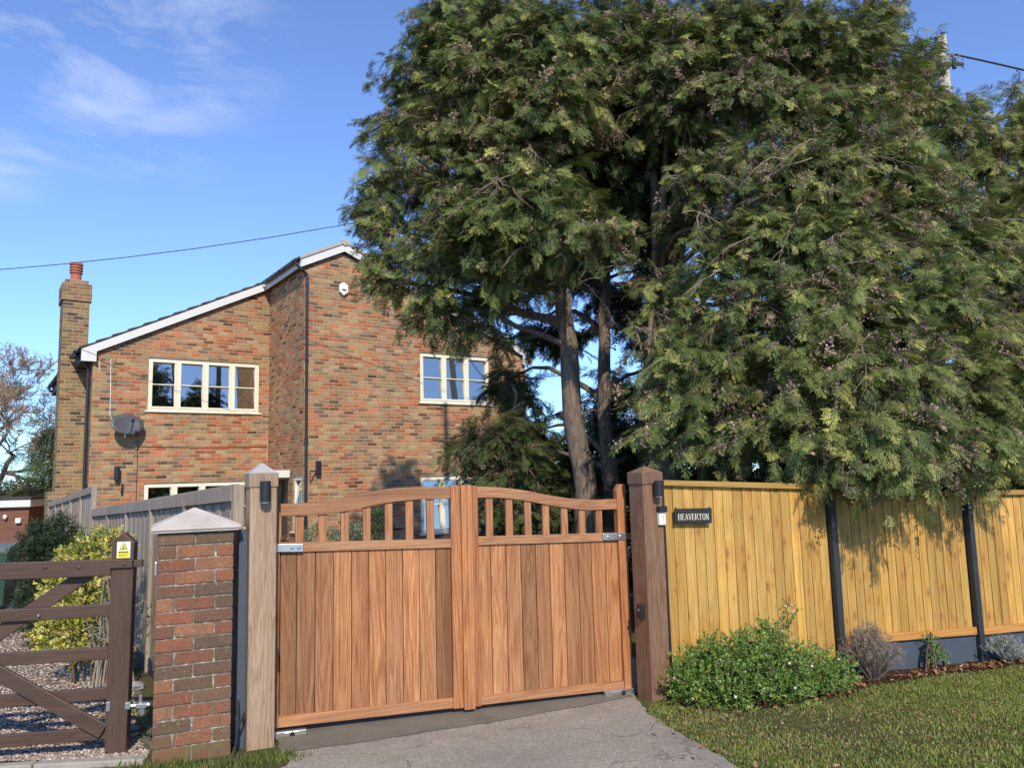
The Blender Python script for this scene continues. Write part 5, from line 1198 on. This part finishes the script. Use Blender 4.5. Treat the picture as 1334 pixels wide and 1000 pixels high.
grass('grass', 'short green grass of the verge beside the drive', [(verge, .8, 4.2, 3.9, 6.7, 15000), (verge, 3.0, 6.5, 5.0, 7.6, 9500), (verge, 1.2, 5.0, 2.4, 3.9, 5000)], .010, .027, [(.13, .18, .04), (.26, .32, .075), (.38, .31, .16)])
lft = lambda p: (np.hypot((p[:, 0]+1.95)/.42, (p[:, 1]-4.5)/.14) < 1+rng.normal(0, .15, len(p)))
lf2 = lambda p: (np.hypot((p[:, 0]+1.50)/.2, (p[:, 1]-4.68)/.10) < 1+rng.normal(0, .2, len(p)))
lf3 = lambda p: (np.hypot((p[:, 0]+2.55-(p[:, 1]-5.2)*-.55)/.16, (p[:, 1]-5.6)/.9) < 1+rng.normal(0, .2, len(p)))
grass('rough_grass', 'tufts of rough grass and moss around the brick pillar foot', [(lft, -2.6, -1.4, 4.2, 4.75, 9000), (lf2, -1.8, -1.2, 4.5, 4.85, 14000), (lf3, -3.6, -2.1, 4.9, 6.6, 5000)], .012, .05, [(.07, .10, .025), (.16, .22, .05), (.20, .17, .08)])
def scatter_leaves():
    r = rng; n = 1500; x = r.uniform(1.0, 5.5, n); y = r.uniform(4.0, 7.1, n); p = np.stack([x, y], 1); ok = verge(p) & (r.random(n) < .16); p = p[ok]
    m = 900; xb = r.uniform(1.1, 5.2, m); yb = np.interp(xb, [1.1, 1.7, 2.3, 2.7, 3.4, 4.1, 5.2], [5.75, 5.62, 5.85, 6.22, 6.5, 6.76, 7.1])+r.normal(0, .07, m); p = np.concatenate([p, np.stack([xb, yb], 1)])
    q = np.stack([r.uniform(.8, 1.2, 30), r.uniform(4.4, 5.6, 30)], 1); p = np.concatenate([p, q]); n = len(p)
    bx_ = np.stack([r.uniform(.9, 4.5, 9000), r.uniform(4.0, 6.6, 9000)], 1); bx_ = bx_[verge(bx_) & (r.random(9000) < np.clip(1.2-np.hypot((bx_[:, 0]-1.9)/1.7, (bx_[:, 1]-5.2)/.9), .08, 1))]; nb_ = len(bx_); p = np.concatenate([bx_, p]); n = len(p)
    P = np.stack([p[:, 0], p[:, 1], gz(p[:, 1])+.018+.02*r.random(n)], 1); X = r.normal(size=(n, 3))*[1, 1, .25]; Z = r.normal(0, .35, (n, 3))+[0, 0, 1]
    cols = np.array([(.28, .11, .05), (.17, .09, .05), (.36, .20, .10), (.10, .06, .04), (.45, .30, .18)])[r.integers(0, 5, n)]
    v, q, c = place(LF, P, X, Z, np.where(np.arange(n) < nb_, r.uniform(.006, .018, n), r.uniform(.018, .05, n)), cols, r); o = npmesh('fallen_leaves', v, q, M_bleaf, col=c); tag(o, 'brown fallen leaves scattered on the verge and mulch', 'fallen leaves', kind='stuff')
scatter_leaves()
def pebbles():
    r = rng; n = 30000
    V0 = np.array([(1, 0, 0), (-1, 0, 0), (0, 1, 0), (0, -1, 0), (0, 0, 1), (0, 0, -1), (.62, .62, .5), (-.62, .62, .5), (-.62, -.62, .5), (.62, -.62, .5)], float)
    F0 = np.array([(0, 6, 9), (0, 2, 6), (2, 7, 6), (2, 1, 7), (1, 8, 7), (1, 3, 8), (3, 9, 8), (3, 0, 9), (4, 6, 7), (4, 7, 8), (4, 8, 9), (4, 9, 6)])
    y = 4.76+(r.random(n)**1.7)*5.5; xr = np.interp(y, [4.7, 4.85, 5.15, 6.8, 9.6, 11.5], [-2.2, -2.25, -2.45, -3.3, -5.2, -6.3]); x = xr-r.uniform(0, 1, n)*np.interp(y, [4.7, 10.3], [1.4, 4.5])
    tm = [(V0*np.array([1, k, .5])*.5, F0) for k in (.55, .7, .9)]
    s = r.uniform(.010, .026, n)*np.interp(y, [4.7, 10], [1, 1.5]); P = np.stack([x, y, gz(y)+.008+s*.2*r.random(n)*2], 1)
    cols = np.array([(.36, .28, .23), (.48, .41, .34), (.26, .19, .16), (.55, .49, .42), (.19, .16, .15), (.42, .31, .25)])[r.integers(0, 6, n)]*r.uniform(.8, 1.2, (n, 1))
    v, q, c = place(tm, P, r.normal(size=(n, 3))*[1, 1, .3], r.normal(0, .3, (n, 3))+[0, 0, 1], s, cols, r, .03); o = npmesh('gravel', v, q, M_peb, col=c, smooth=True); tag(o, 'loose pinkish beige gravel behind the five-bar gate', 'gravel', kind='stuff')
M_peb = leafmat('pebble', 0.0, .8, .3)
pebbles()
for i, (x, y, s) in enumerate(((-3.92, 7.15, .13), (-3.72, 7.5, .09), (-3.60, 7.2, .08), (-3.25, 6.7, .10), (-2.62, 5.35, .08), (-2.55, 5.15, .07))):
    mb = MB(); r = random.Random(i); M_ = Matrix.Rotation(r.uniform(0, 3), 4, 'Z') @ Matrix.Rotation(r.uniform(-.3, .3), 4, 'X')
    pr = [(s*.2, -s*.4), (s*(.9+.2*r.random()), -s*.15), (s*.95, s*.12), (s*.5, s*.38), (s*.05, s*.42)]
    mb.lathe(pr, n=7, M=M_); 
    mb.v = [(v[0]+r.uniform(-.12, .12)*s, v[1]*.75+r.uniform(-.12, .12)*s, v[2]+r.uniform(-.08, .08)*s) for v in mb.v]
    o = mb.build('rock', M_rock, None, .004); o.location = (x, y, float(gz(y))+s*.25)
    tag(o, ['largest grey slate rock on the gravel behind the five-bar gate', 'flat grey rock just behind the largest one on the gravel', 'small grey rock right of the largest one on the gravel', 'grey rock at the border between gravel and grass strip', 'grey rock between the gate post hinge and the fence', 'lower grey rock next to the hinge of the five-bar gate'][i], 'rock', 'slate rocks edging the gravel')
mb = MB()
for i in range(9):
    x1 = -2.18-i*.62; x0 = x1-.61; f = lambda x: 4.60+.04*math.sin(x*2)+(x+2.2)*.05
    vs = [(x0, f(x0), -.06), (x1, f(x1), -.06), (x1, f(x1)+.07, -.06), (x0, f(x0)+.07, -.06)]; vs += [(v[0], v[1], .028) for v in vs]
    mb.add(vs, [(0,3,2,1),(4,5,6,7),(0,1,5,4),(1,2,6,5),(2,3,7,6),(3,0,4,7)])
o = mb.build('kerb', M_kerb, None, .008); tag(o, kind='structure')

# ------------------------------------------------------------------ far left: outbuilding, bins, trees; pole and wires
gb = empty('outbuilding', (-12.9, 19.0, -.475), rad(8), 'low flat-roofed outbuilding with brown cladding and white fascia at far left', 'outbuilding')
mb = MB(); mb.box((-3, 0, -.1), (.92, 4, 1.58)); mb.build('cladding_wall', M_clad, gb)
mb = MB(); mb.box((-3.1, -.12, 1.585), (1.0, 4.1, 1.77)); mb.build('fascia', M_white, gb, .01)
mb = MB(); mb.box((-3.12, -.15, 1.772), (1.03, 4.12, 1.83)); mb.build('roof', M_soffit, gb, .01)
mb = MB(); mb.box((-1.2, -.05, 0), (.22, -.002, 1.55)); mb.build('door', M_anthrd, gb, .01)
mb = MB(); mb.lathe([(.03, -.05), (.05, 0), (.03, .05)], c=(.42, -.08, 1.36), n=10); mb.build('bulkhead_lamp', M_plastic, gb)
mb = MB(); mb.box((.66, -.10, 1.20), (.78, -.002, 1.32)); mb.build('floodlight', M_plastic, gb, .01)
def bin_(name, label, loc, rz, mat, lidm):
    g = empty(name, loc, rz, label, 'wheelie bin'); mb = MB()
    vs = [(-.22, -.26, .06), (.22, -.26, .06), (.22, .24, .06), (-.22, .24, .06), (-.29, -.36, .96), (.29, -.36, .96), (.29, .34, .96), (-.29, .34, .96)]
    mb.add(vs, [(0,3,2,1),(4,5,6,7),(0,1,5,4),(1,2,6,5),(2,3,7,6),(3,0,4,7)]); mb.box((-.30, -.37, .93), (.30, .35, .965)); mb.build('body', mat, g, .02)
    mb = MB(); mb.prism([(-.38, .97), (.38, .97), (.40, 1.03), (.1, 1.09), (-.33, 1.04)], -.31, .31, plane='yz'); mb.build('lid', lidm, g, .015)
    for s in (-1, 1):
        mb = MB(); mb.lathe([(.10, -.025), (.10, .025)], c=(s*.25, .27, .10), n=16, M=Matrix.Rotation(pi/2, 4, 'Y')); mb.build('wheel', M_black, g)
    mb = MB(); mb.tube([(-.2, .42, 1.0), (.2, .42, 1.0)], .018, 8); mb.build('handle', M_black, g)
bin_('wheelie_bin', 'green wheelie bin with a pale lid in front of the outbuilding', (-8.92, 13.4, -.445), rad(15), M_green, M_binlid)
bin_('wheelie_bin', 'black wheelie bin at the left edge beside the green one', (-8.10, 11.2, -.335), rad(10), M_black, M_black)
conifer('dark_conifer', 'dark conical evergreen behind the chimney at far left', (-12.7, 21.3, -.475), [[(-12.3, 21.3, -.5), (-12.3, 21.3, 2), (-12.25, 21.3, 4.0)]], [(.12, .02)],
        [(-12.28, 21, 3.8, .4), (-12.5, 21, 3.2, .6), (-12.9, 21, 2.5, .75), (-13.3, 21, 1.6, .8), (-12.2, 21, 2.2, .9), (-12.5, 21, 1.0, 1.1), (-13.6, 21, .8, .8), (-12.0, 21.5, 3.0, .6), (-11.6, 21.5, 1.6, 1.)], cols=CGD, size=.42, tmpl=FR_LO, conefrac=.0, nbr=26, per=9)
def baretree(name, label, base, H, seed, cat='tree', spread=.5, depth=7):
    r = np.random.default_rng(seed); segs = []; rad_ = []
    def grow(p, d, L, ra, k):
        n = 5; pts = [p]; dd = d
        for i in range(n-1):
            dd = norm(dd+r.normal(0, .13, 3)+np.array([0, 0, .03])); pts.append(pts[-1]+dd*L/(n-1))
        segs.append(np.array(pts)); rad_.append(np.linspace(ra, ra*.68, n))
        if k == 0: return
        for _ in range(3 if k > 2 else 3):
            a = norm(np.cross(dd, r.normal(size=3))); s = r.uniform(.35, .95)*spread/.5
            j = r.integers(2, 5); grow(pts[j], norm(dd+a*s), L*r.uniform(.62, .84), ra*.58, k-1)
    grow(np.array(base), np.array([.05, 0, 1.]), H*.26, H*.020, depth)
    g = empty(name, base, 0, label, cat)
    S_ = np.array(segs); R_ = np.array(rad_); big = R_[:, 0] > H*.005
    v, q = tubes(S_[big], R_[big], 8); npmesh('trunk', v, q, M_bark, g, smooth=True, loc=base)
    v, q = tubes(S_[~big], np.maximum(R_[~big], .010), 3); npmesh('branches', v, q, M_twig, g, col=np.tile(np.array([.36, .26, .17]), (len(v), 1)), loc=base)
baretree('bare_tree', 'leafless deciduous tree at the far left edge behind the outbuilding', (-21.3, 32, -.475), 10.5, 4, spread=.62, depth=8)
# small shrubs along the far left boundary
shrub('distant_hedge', 'low dark hedge along the far left boundary behind the outbuilding', (-18, 27, -.475), [(x, 26.5, z, 1.0) for x in np.arange(-27, -11, 1.3) for z in (.1, .8)], [(.03, .05, .02), (.05, .07, .03), (.08, .06, .04)], .5, 3600, SP, 'hedge', stems=20)
# telegraph pole and wires
pg = empty('telegraph_pole', (8.38, 14.0, -.475), 0, 'pale wooden telegraph pole rising behind the big conifer', 'pole')
mb = MB(); mb.tube([(0, 0, 0), (.02, 0, 5), (.08, 0, 10.25)], [.14, .125, .105], 16); mb.build('pole_shaft', M_pole, pg)
mb = MB(); mb.box((-.06, -.14, 9.6), (.40, -.11, 9.66)); mb.tube([(.22, -.12, 9.55), (.22, -.12, 9.75)], .04, 10); mb.build('crossarm', M_wire, pg)
def sagwire(name, label, a, b, sag, rr=.012):
    t = np.linspace(0, 1, 40)[:, None]; p = np.array(a)+(np.array(b)-np.array(a))*t-np.array([0, 0, 1])*4*sag*t*(1-t)
    v, q = tubes(p[None], np.full((1, 40), rr), 6); o = npmesh(name, v, q, M_wire); tag(o, label, 'cable')
sagwire('overhead_wire', 'thin overhead telephone wire crossing the sky above the chimney', (8.40, 13.87, 9.25), (-42, 14, 12.7), 5.3, .0075)
sagwire('overhead_wire', 'thick dark service wire running right from the telegraph pole', (8.62, 13.87, 9.35), (26, 14, 2.5), -.6, .018)
